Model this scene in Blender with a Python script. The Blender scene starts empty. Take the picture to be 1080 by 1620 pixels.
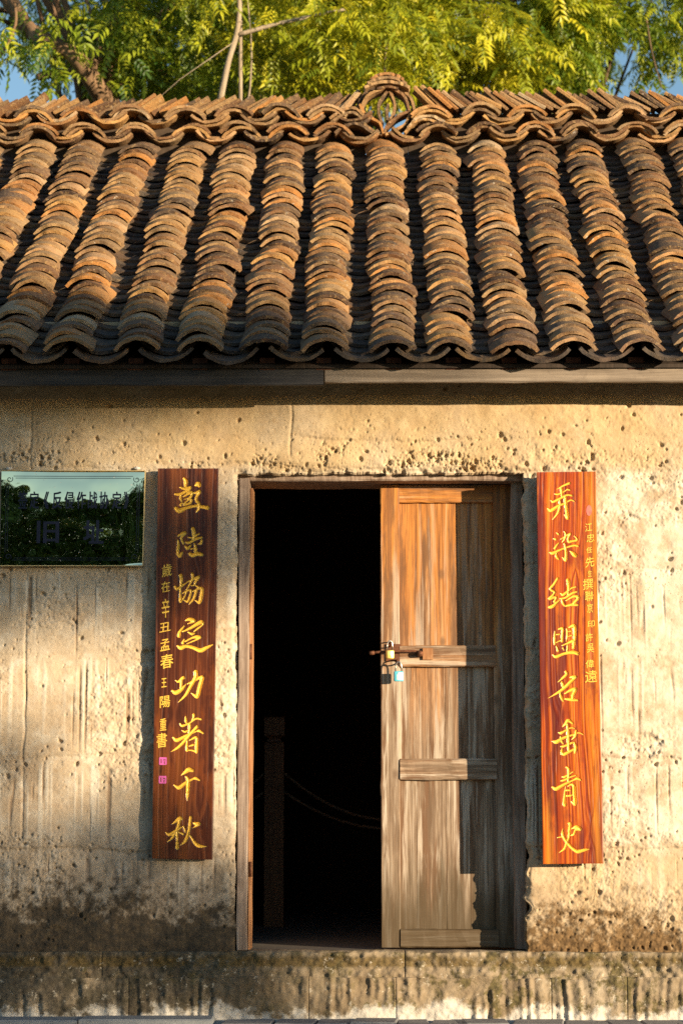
import bpy, math, random
import numpy as np
from mathutils import Vector, Matrix, Euler

random.seed(11)
rng = np.random.default_rng(11)
scene = bpy.context.scene
col = scene.collection
R = math.radians

# ------------------------------------------------------------------ camera
FPX = 3600.0                       # focal length in photograph pixels (1080 x 1620)
CAM = Vector((0.0, -9.23, 0.82))
PITCH, YAW = R(7.4), R(0.557)
cam_d = bpy.data.cameras.new('camera')
cam = bpy.data.objects.new('camera', cam_d)
col.objects.link(cam)
cam.location = CAM
cam.rotation_euler = (R(90) + PITCH, 0, YAW)
cam_d.sensor_fit = 'VERTICAL'
cam_d.sensor_height = 36.0
cam_d.sensor_width = 24.0
cam_d.lens = 36.0 * FPX / 1620.0
cam_d.clip_end = 2000
cam_d.dof.use_dof = True
cam_d.dof.focus_distance = 9.2
cam_d.dof.aperture_fstop = 4.5
scene.camera = cam

# ------------------------------------------------------------------ sky and sun
SUN_AZ, SUN_EL = R(50), R(6.4)      # azimuth to the right of straight-in-front-of-the-house
SUN = Vector((math.sin(SUN_AZ) * math.cos(SUN_EL), -math.cos(SUN_AZ) * math.cos(SUN_EL), math.sin(SUN_EL)))
world = bpy.data.worlds.new('World')
scene.world = world
world.use_nodes = True
wn = world.node_tree
bg = wn.nodes['Background']
sky = wn.nodes.new('ShaderNodeTexSky')
sky.sky_type = 'NISHITA'
sky.sun_disc = False
sky.sun_elevation = SUN_EL
sky.sun_rotation = math.atan2(SUN.x, SUN.y)
sky.air_density = 1.0
sky.dust_density = 0.2
sky.ozone_density = 2.0
bg.inputs['Strength'].default_value = 0.12
wn.links.new(sky.outputs['Color'], bg.inputs['Color'])
sun_d = bpy.data.lights.new('sun', 'SUN')
sun_o = bpy.data.objects.new('sun', sun_d)
col.objects.link(sun_o)
sun_d.energy = 5.0
sun_d.angle = R(0.55)
sun_d.color = (1.0, 0.80, 0.54)
sun_o.rotation_euler = (-SUN).to_track_quat('-Z', 'Y').to_euler()
sun_o.location = (20, -17, 8)

vs = scene.view_settings
vs.view_transform = 'Standard'
vs.look = 'None'
vs.gamma = 1.0
vs.exposure = 1.08
vs.use_curve_mapping = False
scene.cycles.max_bounces = 6
scene.cycles.use_denoising = False
scene.cycles.use_adaptive_sampling = False
scene.cycles.sample_clamp_indirect = 4.0

# ------------------------------------------------------------------ helpers
_rot = Euler((R(90) + PITCH, 0, YAW)).to_matrix()

def P(px, py, Y):
    """photo pixel -> world point on the plane y = Y"""
    d = _rot @ Vector(((px - 540) / FPX, -(py - 810) / FPX, -1.0))
    t = (Y - CAM.y) / d.y
    return CAM + d * t

def PX(px, Y, py=1000): return P(px, py, Y).x
def PZ(py, Y, px=575): return P(px, py, Y).z

def _h2(ix, iy, seed):
    n = (ix.astype(np.int64) * 374761393 + iy.astype(np.int64) * 668265263 + seed * 1442695041) & 0xffffffff
    n = ((n ^ (n >> 13)) * 1274126177) & 0xffffffff
    n = (n ^ (n >> 16)) & 0xffff
    return n / 65535.0

def vn(x, y, seed=0):
    x = np.asarray(x, float); y = np.asarray(y, float)
    x0 = np.floor(x); y0 = np.floor(y)
    fx = x - x0; fy = y - y0
    fx = fx * fx * (3 - 2 * fx); fy = fy * fy * (3 - 2 * fy)
    a = _h2(x0, y0, seed); b = _h2(x0 + 1, y0, seed)
    c = _h2(x0, y0 + 1, seed); d = _h2(x0 + 1, y0 + 1, seed)
    return (a * (1 - fx) + b * fx) * (1 - fy) + (c * (1 - fx) + d * fx) * fy

def fbm(x, y, octv=4, seed=0, gain=0.5):
    s = 0; a = 1; t = 0
    for i in range(octv):
        s = s + a * vn(x * 2 ** i + 17.3 * i, y * 2 ** i - 9.1 * i, seed + i); t += a; a *= gain
    return s / t

def sstep(a, b, x):
    t = np.clip((x - a) / (b - a), 0, 1)
    return t * t * (3 - 2 * t)

WORLD_LOC = {}
def link(o, parent=None):
    col.objects.link(o)
    if parent is not None:
        o.parent = parent
    return o

def empty(name, loc=(0, 0, 0), label=None, cat=None, group=None, kind=None):
    o = bpy.data.objects.new(name, None)
    o.empty_display_size = 0.1
    col.objects.link(o)
    o.location = loc
    WORLD_LOC[o] = Vector(loc)
    tag(o, label, cat, group, kind)
    return o

def tag(o, label=None, cat=None, group=None, kind=None):
    if label: o['label'] = label
    if cat: o['category'] = cat
    if group: o['group'] = group
    if kind: o['kind'] = kind
    return o

def np_mesh(name, V, F, smooth=True):
    """fast mesh from numpy verts (n,3) and quads (m,4)"""
    me = bpy.data.meshes.new(name)
    V = np.asarray(V, np.float32); F = np.asarray(F, np.int32)
    k = F.shape[1]
    me.vertices.add(len(V)); me.vertices.foreach_set('co', V.ravel())
    me.loops.add(F.size); me.loops.foreach_set('vertex_index', F.ravel())
    me.polygons.add(len(F))
    me.polygons.foreach_set('loop_start', np.arange(0, F.size, k, dtype=np.int32))
    me.polygons.foreach_set('loop_total', np.full(len(F), k, np.int32))
    me.polygons.foreach_set('use_smooth', np.full(len(F), smooth, bool))
    me.update(calc_edges=True)
    return me

def set_attr(me, name, arr):
    a = me.attributes.new(name, 'FLOAT', 'POINT')
    a.data.foreach_set('value', np.asarray(arr, np.float32).ravel())

def add(name, V, F, mat, parent=None, smooth=False, loc=None, attrs=None):
    """world-space verts -> object; origin at loc (top-level) or at the parent's place"""
    off = Vector((0, 0, 0))
    if parent is not None: off = WORLD_LOC.get(parent, Vector((0, 0, 0)))
    if parent is None and loc is not None: off = Vector(loc)
    V = np.asarray(V, float) - np.array(off)
    if isinstance(F, np.ndarray):
        me = np_mesh(name, V, F, smooth)
    else:
        me = bpy.data.meshes.new(name)
        me.from_pydata([tuple(v) for v in V], [], F)
        if smooth:
            me.polygons.foreach_set('use_smooth', [True] * len(me.polygons))
        me.update()
    if attrs:
        for k, v in attrs.items(): set_attr(me, k, v)
    if mat is not None: me.materials.append(mat)
    o = bpy.data.objects.new(name, me)
    link(o, parent)
    if parent is None and loc is not None:
        o.location = loc
    WORLD_LOC[o] = off if parent is not None else Vector(loc or (0, 0, 0))
    return o

def timber(name, x0, x1, y0, y1, z0, z1, mat, parent, bev=0.003, jit=0.0012, axis='z', n=14, seed=0, caprag=0.0):
    """a worked board: chamfered section, run along `axis` with slight unevenness"""
    r = np.random.default_rng(seed + 101)
    if axis == 'z': a0, a1, b0, b1, l0, l1 = x0, x1, y0, y1, z0, z1
    elif axis == 'x': a0, a1, b0, b1, l0, l1 = y0, y1, z0, z1, x0, x1
    else: a0, a1, b0, b1, l0, l1 = z0, z1, x0, x1, y0, y1
    c = bev
    sec = [(a0 + c, b0), (a1 - c, b0), (a1, b0 + c), (a1, b1 - c), (a1 - c, b1), (a0 + c, b1), (a0, b1 - c), (a0, b0 + c)]
    V = []; F = []
    ls = np.linspace(l0, l1, n)
    for i, l in enumerate(ls):
        for (a, b) in sec:
            ja, jb = r.normal(0, jit, 2)
            jl = r.normal(0, caprag) if i in (0, n - 1) and caprag else 0
            V.append((a + ja, b + jb, l + jl))
    for i in range(n - 1):
        for k in range(8):
            k2 = (k + 1) % 8
            F.append((i * 8 + k, i * 8 + k2, (i + 1) * 8 + k2, (i + 1) * 8 + k))
    F.append(tuple(range(7, -1, -1))); F.append(tuple((n - 1) * 8 + k for k in range(8)))
    V = np.array(V)
    if axis == 'x': V = V[:, [2, 0, 1]]
    elif axis == 'y': V = V[:, [1, 2, 0]]
    return add(name, V, F, mat, parent)

def tube(pts, radii, seg=8, cap=True):
    """tapered tube along a polyline -> verts, faces"""
    pts = [Vector(p) for p in pts]
    V = []; F = []
    up = Vector((0.13, 0.21, 1)).normalized()
    for i, p in enumerate(pts):
        t = (pts[min(i + 1, len(pts) - 1)] - pts[max(i - 1, 0)]).normalized()
        a = t.cross(up)
        if a.length < 0.05: a = t.cross(Vector((1, 0, 0)))
        a.normalize(); b = t.cross(a).normalized()
        for k in range(seg):
            an = 2 * math.pi * k / seg
            V.append(p + (a * math.cos(an) + b * math.sin(an)) * radii[i])
    for i in range(len(pts) - 1):
        for k in range(seg):
            k2 = (k + 1) % seg
            F.append((i * seg + k, i * seg + k2, (i + 1) * seg + k2, (i + 1) * seg + k))
    if cap:
        F.append(tuple(range(seg - 1, -1, -1))); F.append(tuple((len(pts) - 1) * seg + k for k in range(seg)))
    return V, F

def merge(parts):
    V = []; F = []
    for v, f in parts:
        o = len(V); V += [tuple(x) for x in v]; F += [tuple(i + o for i in q) for q in f]
    return V, F

def smooth_line(pts, n=6):
    """Catmull-Rom through tuples"""
    p = [np.array(q, float) for q in pts]
    p = [2 * p[0] - p[1]] + p + [2 * p[-1] - p[-2]]
    out = []
    for i in range(1, len(p) - 2):
        for k in range(n):
            t = k / n
            out.append(0.5 * ((2 * p[i]) + (-p[i - 1] + p[i + 1]) * t + (2 * p[i - 1] - 5 * p[i] + 4 * p[i + 1] - p[i + 2]) * t * t
                              + (-p[i - 1] + 3 * p[i] - 3 * p[i + 1] + p[i + 2]) * t ** 3))
    out.append(p[-2])
    return out

def heightfield(XX, YY, ZZ, keep=None, yback=None):
    """grid of a front face (rows = z, cols = x), faces looking at -y; open boundary pulled back to yback"""
    nz, nx = XX.shape
    idx = np.arange(nz * nx).reshape(nz, nx)
    q = np.stack([idx[:-1, :-1], idx[:-1, 1:], idx[1:, 1:], idx[1:, :-1]], -1).reshape(-1, 4)
    if keep is not None: q = q[keep.ravel()]
    V = np.stack([XX, YY, ZZ], -1).reshape(-1, 3)
    if yback is not None:
        e = np.concatenate([q[:, [0, 1]], q[:, [1, 2]], q[:, [2, 3]], q[:, [3, 0]]])
        key = np.sort(e, 1)
        code = key[:, 0] * (nz * nx) + key[:, 1]
        u, inv, cnt = np.unique(code, return_inverse=True, return_counts=True)
        be = e[cnt[inv] == 1]
        bv = np.unique(be)
        mp = np.full(len(V), -1); mp[bv] = len(V) + np.arange(len(bv))
        VB = V[bv].copy(); VB[:, 1] = yback
        V = np.concatenate([V, VB])
        side = np.stack([be[:, 1], be[:, 0], mp[be[:, 0]], mp[be[:, 1]]], -1)
        q = np.concatenate([q, side])
    used = np.unique(q)
    mp = np.full(len(V), -1); mp[used] = np.arange(len(used))
    return V[used], mp[q], used

# ------------------------------------------------------------------ materials
class Mat:
    def __init__(s, name, rough=0.8, spec=0.3, metal=0.0):
        s.m = bpy.data.materials.new(name); s.m.use_nodes = True
        s.t = s.m.node_tree; s.b = s.t.nodes['Principled BSDF']
        s.b.inputs['Roughness'].default_value = rough
        s.b.inputs['Specular IOR Level'].default_value = spec
        s.b.inputs['Metallic'].default_value = metal
        s._co = None
    def n(s, typ, **kw):
        nd = s.t.nodes.new('ShaderNode' + typ)
        for k, v in kw.items(): setattr(nd, k, v)
        return nd
    def put(s, sock, v):
        if isinstance(v, bpy.types.NodeSocket): s.t.links.new(v, sock)
        elif isinstance(v, (tuple, list)) and len(v) == 3 and sock.type == 'RGBA': sock.default_value = (*v, 1)
        else: sock.default_value = v
    def co(s, sc=(1, 1, 1), src='Object', loc=None):
        if s._co is None: s._co = s.n('TexCoord')
        mp = s.n('Mapping'); s.put(mp.inputs['Vector'], s._co.outputs[src]); mp.inputs['Scale'].default_value = sc
        if loc is not None: s.put(mp.inputs['Location'], loc)
        return mp.outputs[0]
    def pos(s, sc=(1, 1, 1)):
        g = s.n('NewGeometry'); mp = s.n('Mapping'); s.put(mp.inputs['Vector'], g.outputs['Position']); mp.inputs['Scale'].default_value = sc
        return mp.outputs[0]
    def noise(s, vec, scale=5, detail=4, rough=0.55, dist=0.0):
        nd = s.n('TexNoise'); s.put(nd.inputs['Vector'], vec); s.put(nd.inputs['Scale'], scale)
        nd.inputs['Detail'].default_value = detail; nd.inputs['Roughness'].default_value = rough; nd.inputs['Distortion'].default_value = dist
        return nd.outputs['Fac']
    def vor(s, vec, scale=5, feat='F1'):
        nd = s.n('TexVoronoi', feature=feat); s.put(nd.inputs['Vector'], vec); s.put(nd.inputs['Scale'], scale)
        return nd.outputs['Distance']
    def ramp(s, fac, stops, interp='LINEAR'):
        nd = s.n('ValToRGB'); s.put(nd.inputs['Fac'], fac); cr = nd.color_ramp; cr.interpolation = interp
        while len(cr.elements) > 1: cr.elements.remove(cr.elements[-1])
        cr.elements[0].position = stops[0][0]; cr.elements[0].color = (*stops[0][1], 1)
        for p, c in stops[1:]:
            e = cr.elements.new(p); e.color = (*c, 1)
        return nd.outputs['Color']
    def step(s, fac, a, b):
        nd = s.n('MapRange', interpolation_type='SMOOTHSTEP'); s.put(nd.inputs['Value'], fac)
        nd.inputs['From Min'].default_value = a; nd.inputs['From Max'].default_value = b
        return nd.outputs['Result']
    def mix(s, fac, a, b, mode='MIX'):
        nd = s.n('Mix', data_type='RGBA', blend_type=mode); s.put(nd.inputs[0], fac); s.put(nd.inputs[6], a); s.put(nd.inputs[7], b)
        return nd.outputs[2]
    def math(s, op, a, b=0.0, clamp=False):
        nd = s.n('Math', operation=op, use_clamp=clamp); s.put(nd.inputs[0], a); s.put(nd.inputs[1], b)
        return nd.outputs[0]
    def attr(s, name):
        return s.n('Attribute', attribute_name=name).outputs['Fac']
    def rnd(s): return s.n('ObjectInfo').outputs['Random']
    def sep(s, vec):
        nd = s.n('SeparateXYZ'); s.put(nd.inputs[0], vec); return nd.outputs
    def bump(s, h, strength=0.3, dist=0.002, prev=None):
        nd = s.n('Bump'); s.put(nd.inputs['Height'], h); nd.inputs['Strength'].default_value = strength; nd.inputs['Distance'].default_value = dist
        if prev is not None: s.put(nd.inputs['Normal'], prev)
        return nd.outputs[0]
    def out(s, color, normal=None, rough=None):
        s.put(s.b.inputs['Base Color'], color)
        if normal is not None: s.put(s.b.inputs['Normal'], normal)
        if rough is not None: s.put(s.b.inputs['Roughness'], rough)
        return s.m

def mat_earth():
    m = Mat('rammed_earth', 0.92, 0.15)
    c = m.pos()
    big = m.noise(c, 1.6, 5, 0.6)
    base = m.ramp(big, [(0.3, (0.37, 0.27, 0.175)), (0.5, (0.47, 0.37, 0.255)), (0.7, (0.55, 0.46, 0.345))])
    mid = m.noise(c, 14, 6, 0.65)
    base = m.mix(m.step(mid, 0.45, 0.75), base, (0.60, 0.53, 0.425))
    base = m.mix(m.math('MULTIPLY', m.step(m.noise(c, 45, 5, 0.7), 0.52, 0.72), 0.55), base, (0.38, 0.25, 0.14))
    # horizontal ramming bands
    band = m.noise(m.pos((0.6, 1, 9)), 1.0, 4, 0.6)
    base = m.mix(m.math('MULTIPLY', m.step(band, 0.52, 0.68), 0.5), base, (0.42, 0.285, 0.17))
    # vertical drips
    dr = m.attr('drip')
    base = m.mix(m.math('MULTIPLY', dr, 0.75, True), base, (0.62, 0.56, 0.46))
    dd = m.attr('seep')
    base = m.mix(m.math('MULTIPLY', dd, 0.9, True), base, (0.25, 0.165, 0.10))
    grit = m.noise(c, 260, 3, 0.7)
    base = m.mix(m.math('MULTIPLY', m.step(grit, 0.55, 0.75), 0.35), base, (0.30, 0.2, 0.12))
    gr = m.attr('grey')
    base = m.mix(m.math('MULTIPLY', gr, 0.6, True), base, (0.27, 0.225, 0.185))
    oc = m.attr('ochre')
    base = m.mix(m.math('MULTIPLY', oc, m.step(m.noise(c, 3.5, 5, 0.65), 0.25, 0.6)), base, m.ramp(m.noise(c, 10, 5, 0.65), [(0.35, (0.39, 0.26, 0.125)), (0.65, (0.51, 0.375, 0.205))]))
    pl = m.attr('pale')
    base = m.mix(m.math('MULTIPLY', pl, m.step(m.noise(c, 7, 6, 0.65), 0.38, 0.62)), base, (0.60, 0.54, 0.43))
    # dark grains of gravel in the earth
    base = m.mix(m.math('MULTIPLY', m.step(m.vor(c, 75), 0.16, 0.10), m.step(m.noise(c, 5, 4, 0.6), 0.46, 0.6)), base, (0.15, 0.095, 0.055))
    # mould at the foot
    mo = m.attr('mould')
    mc = m.ramp(m.noise(c, 30, 5, 0.7), [(0.35, (0.03, 0.027, 0.022)), (0.55, (0.075, 0.055, 0.035)), (0.75, (0.14, 0.10, 0.055))])
    mr = m.ramp(m.noise(c, 30, 5, 0.7), [(0.35, (0.07, 0.042, 0.02)), (0.55, (0.15, 0.09, 0.04)), (0.75, (0.25, 0.16, 0.075))])
    mc = m.mix(m.step(m.sep(c)[0], -0.7, 0.5), mc, mr)
    base = m.mix(mo, base, mc)
    b = m.bump(m.noise(c, 120, 5, 0.7), 0.5, 0.003)
    b = m.bump(grit, 0.4, 0.0012, b)
    return m.out(base, b)

def mat_tile(use_attr=False, pan=False):
    m = Mat(('shade_dark_pan_tile' if pan else 'clay_tile') + ('_mass' if use_attr else ''), 0.9, 0.2)
    r = m.attr('rnd') if use_attr else m.rnd()
    c = m.pos()
    base = m.ramp(r, [(0.0, (0.05, 0.032, 0.024)), (0.15, (0.19, 0.10, 0.05)), (0.3, (0.34, 0.215, 0.105)), (0.42, (0.085, 0.058, 0.042)), (0.55, (0.25, 0.15, 0.075)),
                      (0.68, (0.42, 0.235, 0.085)), (0.78, (0.12, 0.08, 0.055)), (0.88, (0.42, 0.19, 0.055)), (1.0, (0.40, 0.30, 0.19))])
    s1 = m.noise(c, 22, 6, 0.7)
    base = m.mix(m.math('MULTIPLY', m.step(s1, 0.52, 0.74), 0.6), base, (0.085, 0.05, 0.035))
    s2 = m.noise(c, 70, 5, 0.7)
    base = m.mix(m.math('MULTIPLY', m.step(s2, 0.5, 0.68), 0.65), base, (0.43, 0.285, 0.125))
    s3 = m.noise(c, 9, 3, 0.6)
    base = m.mix(m.math('MULTIPLY', m.step(s3, 0.5, 0.7), 0.45), base, (0.27, 0.12, 0.045))
    # lichen
    li = m.math('MULTIPLY', m.step(m.noise(c, 55, 4, 0.6), 0.62, 0.68), m.step(m.noise(c, 6, 3, 0.6), 0.45, 0.62))
    base = m.mix(m.math('MULTIPLY', li, 0.85), base, (0.50, 0.45, 0.37))
    dk = m.step(m.noise(c, 110, 4, 0.7), 0.58, 0.68)
    base = m.mix(m.math('MULTIPLY', dk, 0.6), base, (0.06, 0.04, 0.03))
    if pan: base = m.mix(m.math('ADD', 0.55, m.math('MULTIPLY', m.step(m.noise(c, 12, 4, 0.7), 0.4, 0.6), 0.3)), base, (0.035, 0.034, 0.034))  # pan tiles coloured darker to deepen the shade in the roof valleys
    # soot-grey near the drip edge, where the rain stands
    s = m.sep(m.pos())
    low = m.math('MULTIPLY', m.step(s[2], 2.98, 2.72), m.step(m.noise(c, 5, 4, 0.65), 0.36, 0.58))
    base = m.mix(m.math('MULTIPLY', low, 0.3), base, (0.12, 0.105, 0.095))
    b = m.bump(s2, 0.9, 0.006)
    b = m.bump(m.noise(c, 200, 4, 0.75), 0.8, 0.0025, b)
    return m.out(base, b)

def mat_wood_plain(name, cols, gs=(60, 60, 3), rough=0.75, spec=0.3, bumpk=0.4):
    m = Mat(name, rough, spec)
    g = m.noise(m.co(gs), 1.0, 5, 0.65, 0.6)
    base = m.ramp(g, [(0.3, cols[0]), (0.5, cols[1]), (0.7, cols[2])])
    sp = m.noise(m.co(), 9, 5, 0.7)
    base = m.mix(m.math('MULTIPLY', m.step(sp, 0.5, 0.7), 0.5), base, cols[0])
    b = m.bump(g, bumpk, 0.002)
    return m.out(base, b)

def mat_door(name='weathered_door_wood', horiz=False):
    """old varnish left at the top, washed pale grey lower down, rot stains at the foot"""
    m = Mat(name, 0.62, 0.35)
    c = m.pos()
    sp = m.sep(c)
    off = m.n('CombineXYZ'); m.put(off.inputs[0], m.math('MULTIPLY', m.rnd(), 7.0)); m.put(off.inputs[2], m.math('MULTIPLY', m.rnd(), 3.0))
    va = m.n('VectorMath', operation='ADD'); m.put(va.inputs[0], c); m.put(va.inputs[1], off.outputs[0])
    def mp(sc):
        q = m.n('Mapping'); m.put(q.inputs['Vector'], va.outputs[0]); q.inputs['Scale'].default_value = (sc[2], sc[1], sc[0]) if horiz else sc; return q.outputs[0]
    g = m.noise(mp((70, 70, 2.2)), 1.0, 6, 0.65, 0.5)
    gl = m.noise(mp((16, 16, 0.9)), 1.0, 4, 0.6, 0.3)
    warm = m.ramp(g, [(0.32, (0.17, 0.058, 0.014)), (0.5, (0.42, 0.16, 0.03)), (0.68, (0.56, 0.25, 0.06))])
    pale = m.ramp(g, [(0.32, (0.11, 0.066, 0.038)), (0.5, (0.25, 0.175, 0.115)), (0.68, (0.38, 0.30, 0.225))])
    zz = m.math('ADD', sp[2], m.math('MULTIPLY', m.math('SUBTRACT', gl, 0.5), 2.2))
    w = m.step(zz, 0.95, 1.95)
    base = m.mix(w, pale, warm)
    ws = m.math('MULTIPLY', m.step(gl, 0.54, 0.7), 0.7)
    base = m.mix(ws, base, m.mix(w, (0.44, 0.36, 0.27), (0.46, 0.21, 0.06)))
    st = m.math('MULTIPLY', m.step(m.noise(mp((24, 24, 1.8)), 1.0, 5, 0.7), 0.47, 0.62), 0.85)
    base = m.mix(st, base, (0.13, 0.06, 0.025))
    # knots / hand marks
    wl = m.noise(mp((30, 30, 1.3)), 1.0, 5, 0.65, 0.2)
    base = m.mix(m.math('MULTIPLY', m.step(wl, 0.53, 0.62), m.math('SUBTRACT', 0.75, m.math('MULTIPLY', w, 0.5))), base, (0.52, 0.44, 0.35))
    base = m.mix(m.math('MULTIPLY', m.step(wl, 0.45, 0.37), 0.75), base, m.mix(w, (0.13, 0.08, 0.045), (0.19, 0.07, 0.02)))
    fg_ = m.noise(mp((260, 260, 6)), 1.0, 3, 0.6)
    base = m.mix(m.math('MULTIPLY', m.step(fg_, 0.55, 0.68), 0.5), base, (0.12, 0.065, 0.03))
    kn = m.step(m.vor(mp((9, 9, 5)), 1.0), 0.16, 0.05)
    base = m.mix(m.math('MULTIPLY', kn, 0.6), base, (0.10, 0.055, 0.03))
    # damp stain at the foot
    ft = m.step(m.math('ADD', sp[2], m.math('MULTIPLY', m.noise(mp((22, 22, 2)), 1.0, 4, 0.6), -0.6)), 0.34, 0.08)
    base = m.mix(m.math('MULTIPLY', ft, 0.85), base, (0.06, 0.04, 0.017))
    b = m.bump(g, 0.45, 0.0025)
    return m.out(base, b, m.math('ADD', m.math('MULTIPLY', g, 0.3), 0.45))

def mat_board(name, dark):
    """lacquered, brushed fir: dark red-brown with burnt orange grain"""
    m = Mat(name, 0.25, 0.5)
    gr = m.attr('grain')
    c = m.pos()
    lo = m.noise(m.pos((14, 14, 1.1)), 1.0, 5, 0.6, 0.4)
    if dark:
        base = m.ramp(gr, [(0.2, (0.028, 0.009, 0.006)), (0.5, (0.075, 0.020, 0.010)), (0.8, (0.16, 0.048, 0.018))])
        base = m.mix(m.math('MULTIPLY', m.step(lo, 0.5, 0.68), 0.65), base, (0.26, 0.075, 0.014))
    else:
        base = m.ramp(gr, [(0.2, (0.10, 0.010, 0.005)), (0.45, (0.36, 0.055, 0.007)), (0.75, (0.60, 0.17, 0.016))])
        base = m.mix(m.math('MULTIPLY', m.step(lo, 0.48, 0.62), 0.85), base, (0.11, 0.014, 0.012))
        base = m.mix(m.math('MULTIPLY', m.step(m.noise(m.pos((9, 9, 0.8)), 1.0, 4, 0.6), 0.52, 0.68), 0.6), base, (0.60, 0.24, 0.022))
    fs = m.noise(m.pos((330, 330, 7)), 1.0, 3, 0.6)
    base = m.mix(m.math('MULTIPLY', m.step(fs, 0.5, 0.66), 0.6), base, (0.035, 0.010, 0.008) if dark else (0.12, 0.016, 0.010))
    blot = m.step(m.noise(m.pos((11, 11, 4)), 1.0, 5, 0.7), 0.5, 0.64)
    base = m.mix(m.math('MULTIPLY', blot, 0.5), base, (0.20, 0.05, 0.012) if dark else (0.09, 0.012, 0.014))
    sc = m.math('MULTIPLY', m.step(m.noise(m.pos((230, 230, 5)), 1.0, 3, 0.6), 0.62, 0.72), m.step(m.noise(c, 6, 3, 0.6), 0.42, 0.6))
    base = m.mix(m.math('MULTIPLY', sc, 0.55), base, (0.42, 0.30, 0.24))
    b = m.bump(m.noise(m.pos((160, 160, 6)), 1.0, 4, 0.6), 0.25, 0.001)
    return m.out(base, b, m.math('ADD', m.math('MULTIPLY', lo, 0.25), 0.14))

def mat_simple(name, color, rough=0.6, spec=0.4, metal=0.0, var=0.25, nscale=40):
    m = Mat(name, rough, spec, metal)
    k = m.noise(m.co(), nscale, 4, 0.65)
    d = tuple(x * (1 - var) for x in color); l = tuple(min(1, x * (1 + var)) for x in color)
    base = m.ramp(k, [(0.3, d), (0.7, l)])
    return m.out(base, m.bump(k, 0.2, 0.001))

ZB0 = PZ(1502, 0.10) - 0.098
def mat_stone():
    m = Mat('foundation_stone', 0.92, 0.2)
    c = m.pos(); s = m.sep(c)
    base = m.ramp(m.noise(c, 9, 6, 0.65), [(0.3, (0.14, 0.095, 0.052)), (0.5, (0.225, 0.165, 0.10)), (0.7, (0.32, 0.255, 0.175))])
    base = m.mix(m.math('MULTIPLY', m.rnd(), 0.3), base, (0.33, 0.29, 0.23))
    mo = m.math('MULTIPLY', m.step(m.noise(c, 16, 6, 0.7), 0.47, 0.58), m.step(m.noise(c, 3.2, 3, 0.6), 0.36, 0.56))
    base = m.mix(m.math('MULTIPLY', mo, 0.85), base, m.ramp(m.noise(c, 60, 3, 0.7), [(0.3, (0.035, 0.03, 0.014)), (0.7, (0.13, 0.105, 0.035))]))
    lf = m.math('MULTIPLY', m.step(s[0], 0.0, -0.8), m.step(m.noise(c, 12, 6, 0.7), 0.32, 0.48))
    base = m.mix(m.math('MULTIPLY', lf, 0.85), base, m.ramp(m.noise(c, 50, 4, 0.7), [(0.35, (0.03, 0.026, 0.02)), (0.7, (0.12, 0.10, 0.07))]))
    bd = m.math('MULTIPLY', m.step(s[2], ZB0 + 0.03, ZB0 + 0.045), m.math('MULTIPLY', m.step(s[2], ZB0 + 0.088, ZB0 + 0.068), m.step(m.noise(c, 11, 6, 0.72), 0.36, 0.52)))
    base = m.mix(m.math('MULTIPLY', bd, 0.85), base, m.ramp(m.noise(c, 60, 3, 0.7), [(0.3, (0.05, 0.034, 0.014)), (0.7, (0.16, 0.11, 0.04))]))
    ef = m.math('MULTIPLY', m.step(m.math('ADD', s[2], m.math('MULTIPLY', m.noise(c, 4.5, 6, 0.72), -0.34)), -0.13, -0.175), 0.85)
    base = m.mix(ef, base, (0.58, 0.54, 0.48))
    li = m.math('MULTIPLY', m.step(m.noise(c, 34, 5, 0.7), 0.60, 0.66), 0.7)
    base = m.mix(li, base, (0.46, 0.41, 0.33))
    b = m.bump(m.noise(c, 70, 6, 0.7), 0.7, 0.006)
    return m.out(base, b)

def mat_paver(name, a, b_):
    m = Mat(name, 0.8, 0.3)
    c = m.pos()
    k = m.noise(c, 18, 6, 0.7)
    base = m.ramp(k, [(0.3, a), (0.7, b_)])
    base = m.mix(m.math('MULTIPLY', m.rnd(), 0.35), base, (0.30, 0.285, 0.27))
    base = m.mix(m.math('MULTIPLY', m.step(m.noise(c, 60, 5, 0.7), 0.56, 0.66), 0.6), base, (0.10, 0.10, 0.10))
    return m.out(base, m.bump(m.noise(c, 90, 5, 0.7), 0.5, 0.004))

def mat_ground():
    m = Mat('yard_ground', 0.95, 0.1)
    c = m.pos()
    base = m.ramp(m.noise(c, 0.6, 6, 0.65), [(0.35, (0.07, 0.085, 0.03)), (0.5, (0.13, 0.11, 0.06)), (0.65, (0.20, 0.165, 0.11))])
    return m.out(base, m.bump(m.noise(c, 20, 5, 0.7), 0.6, 0.03))

def mat_leaf(name, cols):
    m = Mat(name, 0.45, 0.4)
    r = m.attr('rnd')
    base = m.ramp(r, [(0.0, cols[0]), (0.5, cols[1]), (1.0, cols[2])])
    m.put(m.b.inputs['Base Color'], base)
    tr = m.n('BsdfTranslucent'); m.put(tr.inputs['Color'], m.mix(0.5, base, cols[2]))
    mx = m.n('MixShader'); mx.inputs[0].default_value = 0.35
    outp = m.t.nodes['Material Output']
    m.t.links.new(m.b.outputs[0], mx.inputs[1]); m.t.links.new(tr.outputs[0], mx.inputs[2]); m.t.links.new(mx.outputs[0], outp.inputs['Surface'])
    return m.m

def mat_bark(name, a, b_):
    m = Mat(name, 0.9, 0.15)
    k = m.noise(m.co((9, 9, 2.5)), 1.5, 6, 0.7)
    return m.out(m.ramp(k, [(0.3, a), (0.7, b_)]), m.bump(k, 0.8, 0.02))

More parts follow.
